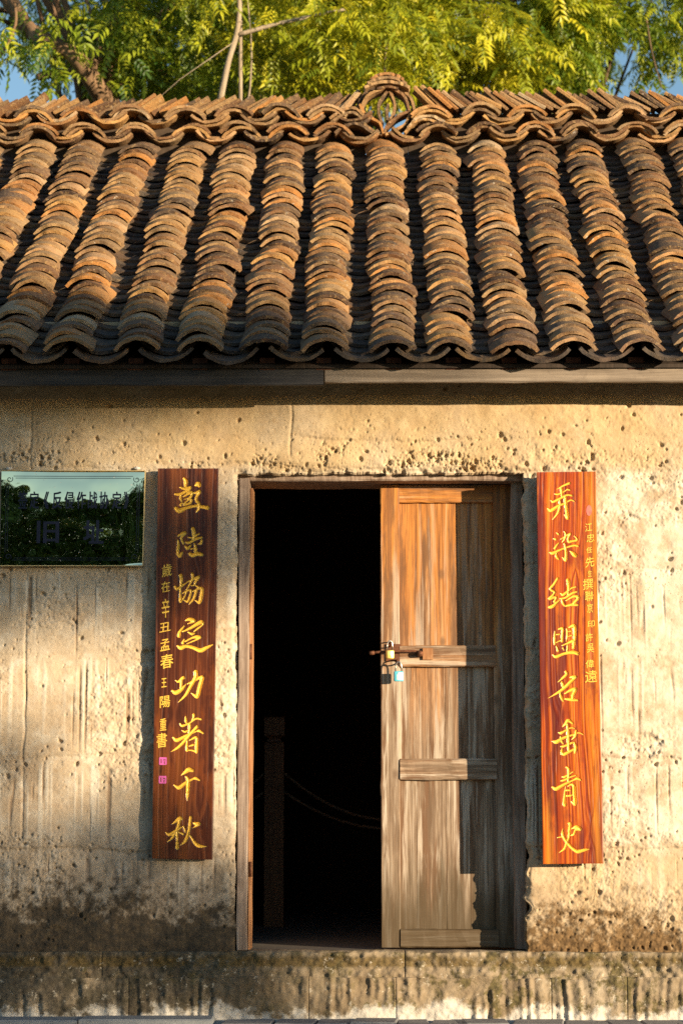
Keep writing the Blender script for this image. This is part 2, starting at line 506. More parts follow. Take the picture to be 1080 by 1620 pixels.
def mat_brass():
    m = Mat('polished_brass', 0.035, 0.5, 1.0)
    c = m.pos()
    d = m.math('MULTIPLY', m.step(m.noise(c, 90, 3, 0.6), 0.69, 0.72), 1.0)
    base = m.mix(d, (0.98, 0.85, 0.52), (0.62, 0.60, 0.55))
    smudge = m.noise(m.pos((5, 5, 12)), 1.0, 4, 0.6)
    m.put(m.b.inputs['Metallic'], m.math('SUBTRACT', 1.0, d))
    return m.out(base, None, m.math('ADD', m.math('MULTIPLY', d, 0.6), m.math('MULTIPLY', m.step(smudge, 0.5, 0.8), 0.06)))

M = dict(
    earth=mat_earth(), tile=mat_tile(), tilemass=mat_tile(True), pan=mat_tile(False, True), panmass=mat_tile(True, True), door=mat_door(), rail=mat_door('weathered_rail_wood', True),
    board_dark=mat_board('dark_lacquered_fir', True), board_red=mat_board('red_lacquered_fir', False),
    gold=mat_simple('gold_paint', (0.86, 0.53, 0.075), 0.34, 0.6, 0.15, 0.12, 300),
    pink=mat_simple('pink_seal_ink', (0.55, 0.10, 0.34), 0.5, 0.4), rose=mat_simple('rose_seal_ink', (0.80, 0.16, 0.13), 0.5, 0.4),
    jamb=mat_wood_plain('grey_jamb_wood', ((0.13, 0.085, 0.06), (0.26, 0.19, 0.145), (0.40, 0.32, 0.26))),
    jambwarm=mat_wood_plain('warm_strip_wood', ((0.20, 0.08, 0.03), (0.34, 0.16, 0.07), (0.45, 0.25, 0.12))),
    fascia=mat_wood_plain('fascia_wood', ((0.13, 0.10, 0.075), (0.22, 0.175, 0.135), (0.31, 0.25, 0.195)), (2, 60, 60)),
    fasciadark=mat_wood_plain('dark_fascia_wood', ((0.02, 0.019, 0.02), (0.035, 0.033, 0.034), (0.06, 0.055, 0.052)), (2, 60, 60)),  # left fascia board, much darker than the right one
    rafter=mat_wood_plain('rafter_wood', ((0.06, 0.025, 0.015), (0.11, 0.045, 0.028), (0.15, 0.07, 0.04)), (30, 3, 30)),
    darkwood=mat_wood_plain('dark_roof_wood', ((0.02, 0.014, 0.01), (0.04, 0.028, 0.02), (0.06, 0.04, 0.03))),
    inner=mat_simple('shade_dark_earth', (0.07, 0.05, 0.036), 0.95, 0.1),  # dark tone adds to the shade in the room and ridge gaps
    floor=mat_simple('worn_floor', (0.15, 0.13, 0.11), 0.8, 0.3),
    post=mat_wood_plain('barrier_wood', ((0.10, 0.035, 0.012), (0.18, 0.07, 0.025), (0.24, 0.10, 0.04)), rough=0.45),
    rope=mat_simple('hemp_rope', (0.20, 0.13, 0.08), 0.9, 0.1, 0, 0.3, 300),
    stone=mat_stone(), mortar=mat_simple('lime_mortar', (0.20, 0.165, 0.12), 0.95, 0.1),
    paver=mat_paver('grey_paver', (0.14, 0.145, 0.15), (0.27, 0.265, 0.26)), kerb=mat_paver('blue_grey_kerb', (0.13, 0.16, 0.185), (0.24, 0.26, 0.275)),
    ground=mat_ground(), rust=mat_simple('rusty_iron', (0.15, 0.06, 0.03), 0.7, 0.4, 0.5, 0.4, 120),
    brassbody=mat_simple('brass_padlock', (0.72, 0.46, 0.13), 0.28, 0.5, 0.75, 0.1), steel=mat_simple('shackle_steel', (0.42, 0.40, 0.38), 0.3, 0.5, 0.9, 0.15),
    bluebody=mat_simple('blue_padlock_shell', (0.10, 0.45, 0.58), 0.35, 0.5, 0.0, 0.12), whitepatch=mat_simple('white_padlock_label', (0.78, 0.78, 0.74), 0.4, 0.5, 0, 0.05),
    brass=mat_brass(), ink=mat_simple('blue_black_ink', (0.010, 0.012, 0.03), 0.35, 0.4), brassedge=mat_simple('brass_edge', (0.62, 0.47, 0.22), 0.4, 0.5, 0.25, 0.1),
    screw=mat_simple('mortar_dab', (0.62, 0.57, 0.52), 0.8, 0.3),
    leaf_y=mat_leaf('sunny_leaf', ((0.08, 0.13, 0.010), (0.33, 0.37, 0.016), (0.62, 0.56, 0.03))),
    leaf_g=mat_leaf('green_leaf', ((0.04, 0.10, 0.012), (0.17, 0.25, 0.016), (0.40, 0.43, 0.025))),
    leaf_d=mat_leaf('dark_leaf', ((0.03, 0.06, 0.012), (0.055, 0.10, 0.018), (0.09, 0.15, 0.025))),
    bark=mat_bark('brown_bark', (0.055, 0.036, 0.024), (0.20, 0.135, 0.085)), barkmid=mat_bark('sunlit_brown_bark', (0.10, 0.06, 0.035), (0.30, 0.19, 0.11)), barkpale=mat_bark('pale_bark', (0.22, 0.17, 0.115), (0.42, 0.34, 0.25)),
)

# ------------------------------------------------------------------ main levels
ZS = PZ(1502, 0.10)                     # door sill / plinth top
YE = -0.33                              # tile edge
ZE = PZ(574, YE)                        # roof deck height at the tile edge
YR = 2.25                               # ridge
TH = math.atan((PZ(216, 2.15) - 0.105 - ZE) / (2.15 - YE))
ZR = ZE + (YR - YE) * math.tan(TH)      # deck height at the ridge
XL, XR = -2.55, 2.75                    # house ends
WT = 0.32                               # wall thickness
def deck(Y): return ZE + (Y - YE) * math.tan(TH)

# ------------------------------------------------------------------ ground and paving
ground = add('ground', [(-600, -600, -0.062), (600, -600, -0.062), (600, 600, -0.062), (-600, 600, -0.062)], [(0, 1, 2, 3)], M['ground'])
tag(ground, 'bare earth and thin grass of the yard', None, None, 'structure')
pave = add('pavement', [(-4, -3.2, -0.05), (4.5, -3.2, -0.05), (4.5, 0.0, -0.05), (-4, 0.0, -0.05)], [(0, 1, 2, 3)], M['mortar'])
tag(pave, 'grey stone paving in front of the house', None, None, 'structure')
def slab(name, x0, x1, y0, y1, z0, z1, mat, parent, seed, skew=0.0):
    r = np.random.default_rng(seed)
    c = 0.006
    j = lambda k=0.003: r.normal(0, k)
    tz = z1 + r.normal(0, 0.0025)
    ring0 = [(x0 + j(), y0 + j(), z0), (x1 + j(), y0 + j(), z0), (x1 + skew + j(), y1 + j(), z0), (x0 + skew + j(), y1 + j(), z0)]
    ring1 = [(x, y, tz - c) for x, y, z in ring0]
    cx = (x0 + x1) / 2; cy = (y0 + y1) / 2
    ring2 = [(x + (c if x < cx else -c), y + (c if y < cy else -c), tz + r.normal(0, 0.001)) for x, y, z in ring0]
    V = ring0 + ring1 + ring2
    F = [(8, 9, 10, 11)] + [(a + i, a + (i + 1) % 4, a + 4 + (i + 1) % 4, a + 4 + i) for a in (0, 4) for i in range(4)]
    return add(name, V, F, mat, parent)
sd = 0
kx = PX(338, -0.2, 1612)
y = -0.075
for row in range(9):
    d = 0.19 + 0.05 * random.random()
    x = kx + random.random() * 0.05 if row < 2 else -2.3 - random.random() * 0.2
    while x < 2.6:
        w = 0.12 + 0.09 * random.random() if row < 2 else 0.2 + 0.16 * random.random()
        slab('paver', x + 0.003, x + w - 0.003, y - d + 0.003, y - 0.003, -0.06, -0.006 - (0.0 if row < 2 else 0.004), M['paver'], pave, sd, 0.03 * (random.random() - 0.3)); sd += 1
        x += w
    y -= d
    if row == 1: ymid = y
x = kx - 0.004
for w in (0.52, 0.66, 0.58):
    slab('kerb_slab', x - w + 0.004, x, -0.24, -0.078, -0.06, 0.004, M['kerb'], pave, sd); sd += 1
    slab('kerb_slab', x - w - 0.1, x - 0.106, ymid + 0.004, -0.248, -0.06, -0.02, M['kerb'], pave, sd + 50)
    x -= w

# ------------------------------------------------------------------ the house
house = empty('rammed_earth_house', (0, 0, 0), 'rammed earth house with brown clay tile roof and half open wooden door', 'house')

# front wall: a relief of rammed earth
DL, DR = PX(374.5, 0.0), PX(831, 0.0)   # opening
DT = PZ(748, 0.0)
def wall_front():
    fx0, fx1 = -1.56, 1.56
    xs = np.concatenate([np.linspace(XL, fx0, 40)[:-1], np.arange(fx0, fx1, 0.0036), np.linspace(fx1, XR, 40)])
    ix = lambda v: int(np.argmin(abs(xs - v)))
    il, ir = ix(DL), ix(DR); xs[il] = DL; xs[ir] = DR
    ztop = deck(0.06) - 0.01
    zs = np.arange(ZS - 0.006, ztop + 0.004, 0.0036)
    it = int(np.argmin(abs(zs - DT))); zs[it] = DT
    XX, ZZ = np.meshgrid(xs, zs)
    PYv = None
    # pixel-space helpers: photograph coordinates of the plane y=0 (small-angle)
    k = (CAM.y * -1)
    e = (ZZ - CAM.z) / k
    ang = np.arctan(e) - PITCH
    PYv = 810 - FPX * np.tan(ang)
    PXv = 575 + (XX / k) * FPX
    N = lambda sx, sz, o, s, g=0.5: fbm(XX * sx, ZZ * sz, o, s, g)
    PYw = PYv
    h = (N(2.5, 3, 3, 1) - 0.5) * 0.022 + (N(14, 18, 4, 5) - 0.5) * 0.007
    rough = N(30, 34, 5, 9, 0.65)
    rmask = sstep(0.47, 0.68, N(3.2, 5, 4, 21)) * (0.3 + 0.7 * sstep(690, 725, PYv))
    # ramming courses
    courses = [690, 742, 893, 1030, 1198, 1342, 1440]
    pitmask = rmask * 0.6
    dripfield = np.zeros_like(h); seep = np.zeros_like(h)
    for ci, cy in enumerate(courses):
        wob = (fbm(XX * 2.3, XX * 0 + ci * 3.1, 3, 40 + ci) - 0.5) * 26
        d = PYv - (cy + wob)
        strength = 0.35 + 0.65 * sstep(0.35, 0.62, fbm(XX * 2.0, XX * 0 + ci, 2, 60 + ci))
        h += strength * 0.006 * (sstep(3, -3, d) - 0.5) * sstep(60, 10, abs(d))       # a lip
        h -= strength * 0.006 * np.exp(-(d / 5.0) ** 2) * sstep(0.35, 0.6, rough)
        pitmask += 0.9 * strength * np.exp(-(d / 26.0) ** 2)
        # drips run down from each course
        colr = vn(XX * 105, XX * 0 + ci, 80 + ci) * vn(XX * 17, XX * 0 + ci, 90 + ci)
        jit = 60 * vn(XX * 33, XX * 0 + ci, 85 + ci) ** 2
        colr = sstep(0.27, 0.52, colr) * sstep(0, 22, d - jit)
        ln = 40 + 190 * vn(XX * 40, XX * 0 + ci, 95 + ci)
        dripfield = np.maximum(dripfield, colr * sstep(1.05, 0.35, d / ln) * (0.35 + 0.65 * sstep(850, 900, PYv)))
        c2 = sstep(0.70, 0.86, vn(XX * 120 + (fbm(XX * 6, ZZ * 6, 2, 9) - .5) * 0.5, XX * 0 + ci, 180 + ci)) * sstep(0, 25, d - 110 * vn(XX * 50, XX * 0 + ci, 187 + ci) ** 2)
        ln2 = 30 + 170 * vn(XX * 30, XX * 0 + ci, 195 + ci)
        seep = np.maximum(seep, c2 * sstep(1.0, 0.6, d / ln2) * sstep(860, 900, PYv) * sstep(1420, 1360, PYv))
    h += (rough - 0.5) * (0.004 + 0.014 * rmask) + (N(90, 90, 3, 19, 0.6) - 0.5) * (0.0015 + 0.006 * rmask)
    h -= seep * 0.0045
    h += dripfield * 0.0012
    # shuttering joints
    for jx, y0, y1 in ((459, 640, 722), (42, 640, 740), (40, 905, 1330)):
        dj = PXv - jx - (fbm(ZZ * 7, ZZ * 0, 2, int(jx)) - 0.5) * 6
        h -= 0.006 * np.exp(-(dj / 1.8) ** 2) * sstep(y0 - 5, y0 + 5, PYv) * sstep(y1 + 6, y1 - 6, PYv)
    # above the lintel and round the plaque tops the skin has crumbled
    cl = sstep(0.42, 0.6, N(7, 11, 4, 33)) * np.exp(-((PYv - 728) / 22.0) ** 2) * np.maximum(sstep(380, 420, PXv) * sstep(840, 760, PXv), sstep(345, 300, PXv) * 0.8)
    pitmask += 1.6 * cl
    # crumbly patch right of the couplet board
    cp = np.exp(-(((PXv - 1010) / 48.0) ** 2 + ((PYv - 1178) / 26.0) ** 2))
    h -= 0.008 * sstep(0.35, 0.7, cp + (N(20, 20, 3, 77) - 0.5) * 0.7)
    h += (N(80, 80, 3, 78) - 0.5) * 0.014 * sstep(0.3, 0.7, cp)
    # pits
    r = np.random.default_rng(5)
    n_p = 27000
    px_ = r.uniform(fx0, fx1, n_p); pz_ = r.uniform(zs[0], zs[-1], n_p)
    ci = np.clip(np.searchsorted(xs, px_), 0, len(xs) - 1); ri = np.clip(np.searchsorted(zs, pz_), 0, len(zs) - 1)
    keep = r.random(n_p) < (0.05 + 0.85 * np.clip(pitmask[ri, ci], 0, 1.2) ** 1.3)
    # crumbled clusters over the door and beside the plaque
    n_c = 9000
    cx_ = r.uniform(fx0, 0.8, n_c); cz_ = DT + r.normal(0.045, 0.045, n_c)
    c2i = np.clip(np.searchsorted(xs, cx_), 0, len(xs) - 1); r2i = np.clip(np.searchsorted(zs, cz_), 0, len(zs) - 1)
    k2 = r.random(n_c) < 0.75 * sstep(0.18, 0.6, cl[r2i, c2i])
    RI = np.concatenate([ri[keep], r2i[k2]]); CI = np.concatenate([ci[keep], c2i[k2]])
    for a, b in zip(RI, CI):
        rad = min(0.0026 + 0.0015 * r.pareto(2.4), 0.011)
        w = int(rad / 0.0036) + 2
        s = (slice(max(a - w, 0), a + w + 1), slice(max(b - w, 0), b + w + 1))
        an = r.random() * math.pi; el = 0.55 + 0.45 * r.random()
        dx = XX[s] - xs[b]; dz = ZZ[s] - zs[a]
        u = dx * math.cos(an) + dz * math.sin(an); v = (-dx * math.sin(an) + dz * math.cos(an)) / el
        q = np.sqrt(u * u + v * v) / rad * (0.75 + 0.5 * vn(XX[s] * 140, ZZ[s] * 140, 3))
        h[s] -= np.clip((1.15 - q) * 1.9, 0, 1) * rad * 1.35
    # crumbled arrises of the door opening, foot of the wall
    ed = np.minimum(abs(XX - DL), abs(XX - DR)) + np.where(ZZ > DT, 9, 0)
    ed = np.minimum(ed, abs(ZZ - DT) + np.where((XX < DL) | (XX > DR), 9, 0))
    h -= np.exp(-(ed / 0.012) ** 2) * (0.004 + 0.016 * sstep(0.4, 0.75, N(26, 26, 4, 50)))
    XX = XX + np.exp(-(abs(XX - DR) / 0.02) ** 2) * (N(0, 24, 4, 51) - 0.5) * 0.030 * sstep(DT + 0.1, DT - 0.1, ZZ) * np.where(PYv > 1330, 1.5, 0.7)
    XX = XX + np.exp(-(abs(XX - DL) / 0.02) ** 2) * (N(0, 24, 4, 52) - 0.5) * 0.014 * sstep(DT + 0.1, DT - 0.1, ZZ)
    ZZ = ZZ + np.exp(-(abs(ZZ - DT) / 0.02) ** 2) * (N(18, 0, 4, 53) - 0.5) * 0.018 * sstep(DL - 0.06, DL + 0.06, XX) * sstep(DR + 0.06, DR - 0.06, XX)
    # mould at the foot: higher and blacker on the left
    line = 1408 + 42 * sstep(-1.0, 0.3, XX) + (fbm(XX * 5, XX * 0, 4, 70) - 0.5) * 70
    f = (PYv - line) / 52.0 + (N(30, 30, 6, 71, 0.75) - 0.5) * 3.6
    mould = 0.45 * sstep(-1.3, 0.4, f) + 0.53 * sstep(-0.3, 0.7, f)
    mould = np.maximum(mould, 0.5 * sstep(0.52, 0.7, N(22, 12, 4, 73)) * sstep(1290, 1420, PYv) * sstep(0.2, -0.6, XX))
    grey = sstep(1180, 1400, PYv) * sstep(-0.1, -0.75, XX) * (0.5 + 0.8 * N(5, 5, 3, 74))
    h -= mould * 0.004 * N(60, 60, 3, 75)
    pale = sstep(0.86, 1.0, XX + (N(4, 4, 3, 91) - 0.5) * 0.2) * sstep(735, 760, PYv) * sstep(1370, 1320, PYv) + 0.5 * sstep(-0.62, -0.52, XX) * sstep(-0.42, -0.5, XX) * sstep(1000, 1040, PYv) * sstep(1330, 1250, PYv)
    ochre = 0.85 * sstep(752, 730, PYv + (N(6, 6, 3, 92) - 0.5) * 30) * sstep(-1.6, -0.9, XX) + 0.55 * sstep(1330, 1360, PYv) * sstep(0.5, 0.7, XX)
    keepf = ~((XX[:-1, :-1] + 1e-6 >= xs[il] - 0.03) & (np.arange(len(xs))[None, :-1] >= il) & (np.arange(len(xs))[None, :-1] < ir) & (np.arange(len(zs))[:-1, None] < it))
    V, F, used = heightfield(XX, -h, ZZ, keepf, WT)
    nfront = XX.size
    def ext(a):
        full = np.zeros(used.max() + 1 if used.max() >= nfront else nfront)
        full[:nfront] = a.ravel()
        return full[used]
    return V, F, dict(drip=ext(dripfield), seep=ext(seep), mould=ext(mould), grey=ext(grey), pale=ext(pale), ochre=ext(ochre))
V, F, A = wall_front()
wall = add('wall', V, F, M['earth'], house, True, attrs=A)

def boxmesh(x0, x1, y0, y1, z0, z1):
    V = [(x, y, z) for z in (z0, z1) for x, y in ((x0, y0), (x1, y0), (x1, y1), (x0, y1))]
    F = [(3, 2, 1, 0), (4, 5, 6, 7)] + [(i, (i + 1) % 4, 4 + (i + 1) % 4, 4 + i) for i in range(4)]
    return V, F
YB = 2 * YR - YE - 0.33                 # back face
# gable walls, back wall, inner lining
for x0, x1 in ((XL, XL + 0.3), (XR - 0.3, XR)):
    prof = [(WT + 0.004, -0.05), (YB, -0.05), (YB, deck(2 * YR - YB) - 0.02), (YR, ZR - 0.02), (WT + 0.004, deck(WT) - 0.02)]
    V = [(x0, a, b) for a, b in prof] + [(x1, a, b) for a, b in prof]
    F = [(4, 3, 2, 1, 0), (5, 6, 7, 8, 9)] + [(i, (i + 1) % 5, 5 + (i + 1) % 5, 5 + i) for i in range(5)]
    add('gable_wall', V, F, M['earth'], house)
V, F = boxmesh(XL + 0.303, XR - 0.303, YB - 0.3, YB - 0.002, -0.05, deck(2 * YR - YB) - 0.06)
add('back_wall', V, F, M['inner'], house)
# lining behind the front wall (dark colour deepens the room's shade), round the opening
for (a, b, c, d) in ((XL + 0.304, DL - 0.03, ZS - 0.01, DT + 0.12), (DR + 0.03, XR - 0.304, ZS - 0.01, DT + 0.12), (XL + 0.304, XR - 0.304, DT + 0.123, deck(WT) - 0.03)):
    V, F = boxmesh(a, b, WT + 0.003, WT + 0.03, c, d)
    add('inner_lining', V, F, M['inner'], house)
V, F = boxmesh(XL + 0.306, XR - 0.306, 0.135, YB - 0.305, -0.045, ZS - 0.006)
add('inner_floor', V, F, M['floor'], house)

# ---- plinth of dressed stones
plinth = empty('plinth', (0, 0, 0)); plinth.parent = house
def stone(x0, x1, z0, z1, yf, yb, seed, chisel):
    nx = max(6, int((x1 - x0) / 0.006)); nz = max(5, int((z1 - z0) / 0.006))
    xs = np.linspace(x0, x1, nx); zs = np.linspace(z0, z1, nz)
    XX, ZZ = np.meshgrid(xs, zs)
    d = np.minimum(np.minimum(XX - x0, x1 - XX), np.minimum(ZZ - z0, z1 - ZZ))
    n1 = fbm(XX * 12, ZZ * 12, 4, 811); n2 = fbm(XX * 45, ZZ * 45, 4, 814, 0.6)
    h = (n1 - 0.5) * 0.034 + (n2 - 0.5) * 0.03
    h -= 0.004 * np.exp(-(d / 0.006) ** 2) * np.clip(n2 * 2.2 - 0.5, 0, 1.5)
    if chisel:
        h *= 0.6
        h += 0.006 * (vn(XX * 62 + (vn(XX * 5, ZZ * 5, 5) - .5) * 1.6, ZZ * 1.6, 7) - 0.5) * 3.4 * sstep(0.35, 0.55, vn(XX * 6, ZZ * 6, 8) + 0.1)
    edge = sstep(0.0, 0.02, d)
    
    top = (ZZ > z1 - 1e-6)
    ZZ = ZZ - np.where(top, 0.008 * fbm(XX * 16, XX * 0, 3, seed + 5), 0)
    wv = (fbm(XX * 7, XX * 0, 4, 821) - 0.5) * 0.028
    ZZ = ZZ + wv * np.exp(-((ZZ - (ZS - 0.098)) / 0.02) ** 2)
    V, F, u = heightfield(XX, yf - h, ZZ, None, yb)
    return add('stone', V, F, M['stone'], plinth, True)
z1 = ZS + 0.001; z2 = ZS - 0.098
tops = [PX(p, -0.06, 1520) for p in (-410, 160, 640, 1260, 1560)]
tops[0] = XL; tops[-1] = XR
for i in range(len(tops) - 1):
    stone(tops[i] + 0.0005, tops[i + 1] - 0.0005, z2 - 0.014, z1, -0.036 - 0.001 * random.random(), 0.132, 300 + i * 11, False)
lows = [PX(p, -0.06, 1570) for p in (-410, -60, 203, 488, 626, 872, 992, 1240, 1560)]
lows[0] = XL; lows[-1] = XR
for i in range(len(lows) - 1):
    stone(lows[i] + 0.0005, lows[i + 1] - 0.0005, -0.055, z2 - 0.0005, -0.046 - 0.002 * random.random(), 0.12, 500 + i * 13, True)

# ---- roof: deck, rafters, fascia, tiles, ridge
roof = empty('roof', (0, 0, 0)); roof.parent = house
ct, st_ = math.cos(TH), math.sin(TH)
def deckmesh(sign):
    # a slab 3 cm thick; sign +1 front slope, -1 back slope
    pts = []
    for x in (XL - 0.12, XR + 0.12):
        for Yv, dz in ((YE + 0.045, -0.026), (YR, -0.026), (YR, -0.041), (YE + 0.045, -0.041)):
            z = deck(Yv) + dz
            pts.append((x, Yv if sign > 0 else 2 * YR - Yv, z))
    F = [(0, 1, 2, 3), (7, 6, 5, 4), (0, 4, 5, 1), (1, 5, 6, 2), (2, 6, 7, 3), (3, 7, 4, 0)]
    return pts, F
for sgn in (1, -1):
    V, F = deckmesh(sgn)
    if sgn < 0: F = [tuple(reversed(f)) for f in F]
    add('roof_deck', V, F, M['darkwood'], roof)

eave_px = [-187, -86, 15, 108, 215, 317, 418, 515, 622, 715, 810, 905, 1007, 1108, 1208]
top_px = [-21, 65, 137, 217, 300, 377, 455, 527, 605, 692, 767, 845, 917, 1003, 1080]
# match the lists: the same row at the eave and at the ridge
eave_x = [PX(p, YE, 545) for p in eave_px]
tp = [-94, -20, 62, 137, 217, 303, 378, 455, 528, 606, 691, 768, 845, 918, 1004, 1082]
# row k at the eave (515) belongs to 528 at the top
top_x = [PX(p, 2.1, 225) for p in tp]
rows = []
ke = eave_px.index(515); kt = tp.index(528)
for i in range(-ke, len(eave_px) - ke):
    if 0 <= kt + i < len(tp): rows.append((eave_x[ke + i], top_x[kt + i]))
while rows[0][0] > XL + 0.1: rows.insert(0, (rows[0][0] - 0.25, rows[0][1] - 0.25))
while rows[-1][0] < XR - 0.1: rows.append((rows[-1][0] + 0.25, rows[-1][1] + 0.25))

def tile_mesh(name, seed, flip=False, halfw=0.095, rise=0.05, length=0.185, t=0.0142, seg=12):
    """a curved clay tile with a slightly broken lower lip; local x across, y up the slope, z out"""
    r = np.random.default_rng(seed)
    Rr = (halfw ** 2 + rise ** 2) / (2 * rise); a0 = math.asin(min(1, halfw / Rr))
    V = []; F = []
    ph = r.random(4) * 6
    for j in range(3):
        y = length * j / 2
        for layer in (0, 1):
            for k in range(seg + 1):
                u = -1 + 2 * k / seg
                a = a0 * u * (1 - 0.04 * j)
                rad = Rr + (t if layer else 0)
                yy = y
                if j == 0: yy += 0.008 * math.sin(3 * u + ph[0]) + 0.003 * math.sin(9 * u + ph[2]) + r.normal(0, 0.0014) + (0.007 if r.random() < 0.03 else 0)
                th = r.normal(0, 0.0009) if j == 0 else r.normal(0, 0.0007)
                V.append([rad * math.sin(a), yy, (rad + th) * math.cos(a) - Rr + rise + 0.003 * math.sin(2 * u + ph[1]) * 0.5])
    n = seg + 1
    idx = lambda j, l, k: (j * 2 + l) * n + k
    for j in range(2):
        for k in range(seg):
            F.append((idx(j, 1, k), idx(j, 1, k + 1), idx(j + 1, 1, k + 1), idx(j + 1, 1, k)))
            F.append((idx(j, 0, k + 1), idx(j, 0, k), idx(j + 1, 0, k), idx(j + 1, 0, k + 1)))
        F.append((idx(j, 0, 0), idx(j, 1, 0), idx(j + 1, 1, 0), idx(j + 1, 0, 0)))
        F.append((idx(j, 1, seg), idx(j, 0, seg), idx(j + 1, 0, seg), idx(j + 1, 1, seg)))
    for k in range(seg):
        F.append((idx(0, 0, k), idx(0, 0, k + 1), idx(0, 1, k + 1), idx(0, 1, k)))
        F.append((idx(2, 0, k + 1), idx(2, 0, k), idx(2, 1, k), idx(2, 1, k + 1)))
    V = np.array(V)
    if flip:
        V[:, 2] = rise - V[:, 2] + t
        F = [tuple(reversed(f)) for f in F]
    me = bpy.data.meshes.new(name)
    me.from_pydata([tuple(v) for v in V], [], F); me.update()
    sm = []
    for p in me.polygons: sm.append(p.index < 2 * (2 * seg + 2) and True)
    me.polygons.foreach_set('use_smooth', sm)
    me.materials.append(M['tile'])
    try: me.set_sharp_from_angle(angle=R(40))
    except Exception: pass
    return me
cov_meshes = [tile_mesh('cover_tile', 20 + i, halfw=0.079 + 0.003 * (i % 3), rise=0.041) for i in range(9)]
pan_meshes = [tile_mesh('pan_tile', 60 + i, True, halfw=0.1, rise=0.045) for i in range(5)]
EXPO = 0.088
SL = (2.16 - YE) / ct
NT_ = int(SL / EXPO)
TILT = math.atan(0.0168 / EXPO)
def slope_matrix(x, s, n, tilt, yaw, roll):
    base = Matrix.Translation((x, YE + s * ct - n * st_, ZE + s * st_ + n * ct))
    return base @ Euler((TH, 0, 0)).to_matrix().to_4x4() @ Euler((-tilt, roll, yaw)).to_matrix().to_4x4()
cov, pan = [], []
r = np.random.default_rng(77)
for ri, (xe, xt) in enumerate(rows):
    wob = r.random(3) * 6; amp = 0.007
    pile = 0
    for i in range(NT_):
        s = i * EXPO + r.normal(0, 0.005)
        f = s / SL
        x = xe + (xt - xe) * f + amp * math.sin(i * 0.55 + wob[0]) + amp * 0.7 * math.sin(i * 0.21 + wob[1]) + r.normal(0, 0.005)
        n = 0.052 + 0.006 * math.sin(i * 0.33 + wob[2]) + r.normal(0, 0.0025)
        cov.append((slope_matrix(x, s - 0.022, n, TILT + r.normal(0, 0.035), r.normal(0, 0.06), r.normal(0, 0.05)), int(r.integers(9)), x, s, 0.95 + 0.12 * r.random()))
for ri in range(len(rows) - 1):
    xe = (rows[ri][0] + rows[ri + 1][0]) / 2; xt = (rows[ri][1] + rows[ri + 1][1]) / 2
    for i in range(NT_):
        s = i * EXPO + r.normal(0, 0.006)
        x = xe + (xt - xe) * s / SL + r.normal(0, 0.004)
        pan.append((slope_matrix(x, s - 0.034, 0.013 + r.normal(0, 0.002), TILT + r.normal(0, 0.02), r.normal(0, 0.03), r.normal(0, 0.03)), int(r.integers(5)), x, s, 1.0))
def place_tiles(lst, meshes, name, limit=300, mass='tilemass'):
    vis = lambda q: abs(q[2] - 0.0) > 1.45 + 0.32 * q[3] / SL      # outside the picture
    order = sorted(range(len(lst)), key=lambda i: (vis(lst[i]), lst[i][3]))
    single = set(order[:limit])
    VV = []; FF = []; RN = []
    off = 0
    for i, (mt, k, x, s, sc) in enumerate(lst):
        mt = mt @ Matrix.Diagonal((sc, 1, 1, 1))
        if i in single:
            o = bpy.data.objects.new(name, meshes[k]); link(o, roof); o.matrix_basis = mt
        else:
            me = meshes[k]
            v = np.empty(len(me.vertices) * 3); me.vertices.foreach_get('co', v); v = v.reshape(-1, 3)
            Mx = np.array(mt); v = v @ Mx[:3, :3].T + Mx[:3, 3]
            f = np.array([p.vertices[:] for p in me.polygons]) + off
            VV.append(v); FF.append(f); RN.append(np.full(len(v), r.random())); off += len(v)
    o = add(name + '_field', np.concatenate(VV), np.concatenate(FF), M[mass], roof, True, attrs=dict(rnd=np.concatenate(RN)))
    try: o.data.set_sharp_from_angle(angle=R(40))
    except Exception: pass
    o['kind'] = 'stuff'
place_tiles(cov, cov_meshes, 'cover_tile')
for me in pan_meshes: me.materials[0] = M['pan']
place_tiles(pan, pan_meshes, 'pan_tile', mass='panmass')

# fascia boards and rafter ends
FY = -0.245
zf1 = deck(FY) - 0.042
xj = PX(513, FY, 590)
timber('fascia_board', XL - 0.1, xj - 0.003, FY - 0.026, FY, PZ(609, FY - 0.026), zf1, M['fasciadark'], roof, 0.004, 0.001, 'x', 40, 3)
timber('fascia_board', xj + 0.003, XR + 0.1, FY - 0.024, FY, PZ(605, FY - 0.024), zf1, M['fascia'], roof, 0.004, 0.001, 'x', 40, 4)
for i, (xe, xt) in enumerate(rows):
    x = xe + 0.01 * math.sin(i * 2.3)
    V = []
    for Yv in (YE + 0.06, 0.5):
        for dx, dz in ((-0.028, -0.085), (0.028, -0.085), (0.028, -0.042), (-0.028, -0.042)):
            V.append((x + dx, Yv, deck(Yv) + dz + (0.02 if Yv < FY else 0.0) * 0))
    # the rafter passes over the fascia: cut as a short block in front, tail behind
    Vf = [(x + dx, Yv, deck(YE + 0.06) + dz) for Yv in (YE + 0.058, FY - 0.0275) for dx, dz in ((-0.03, -0.055), (0.03, -0.055), (0.03, -0.006), (-0.03, -0.006))]
    add('rafter_end', Vf, [(0, 1, 2, 3), (7, 6, 5, 4), (0, 4, 5, 1), (1, 5, 6, 2), (2, 6, 7, 3), (3, 7, 4, 0)], M['rafter'], roof)
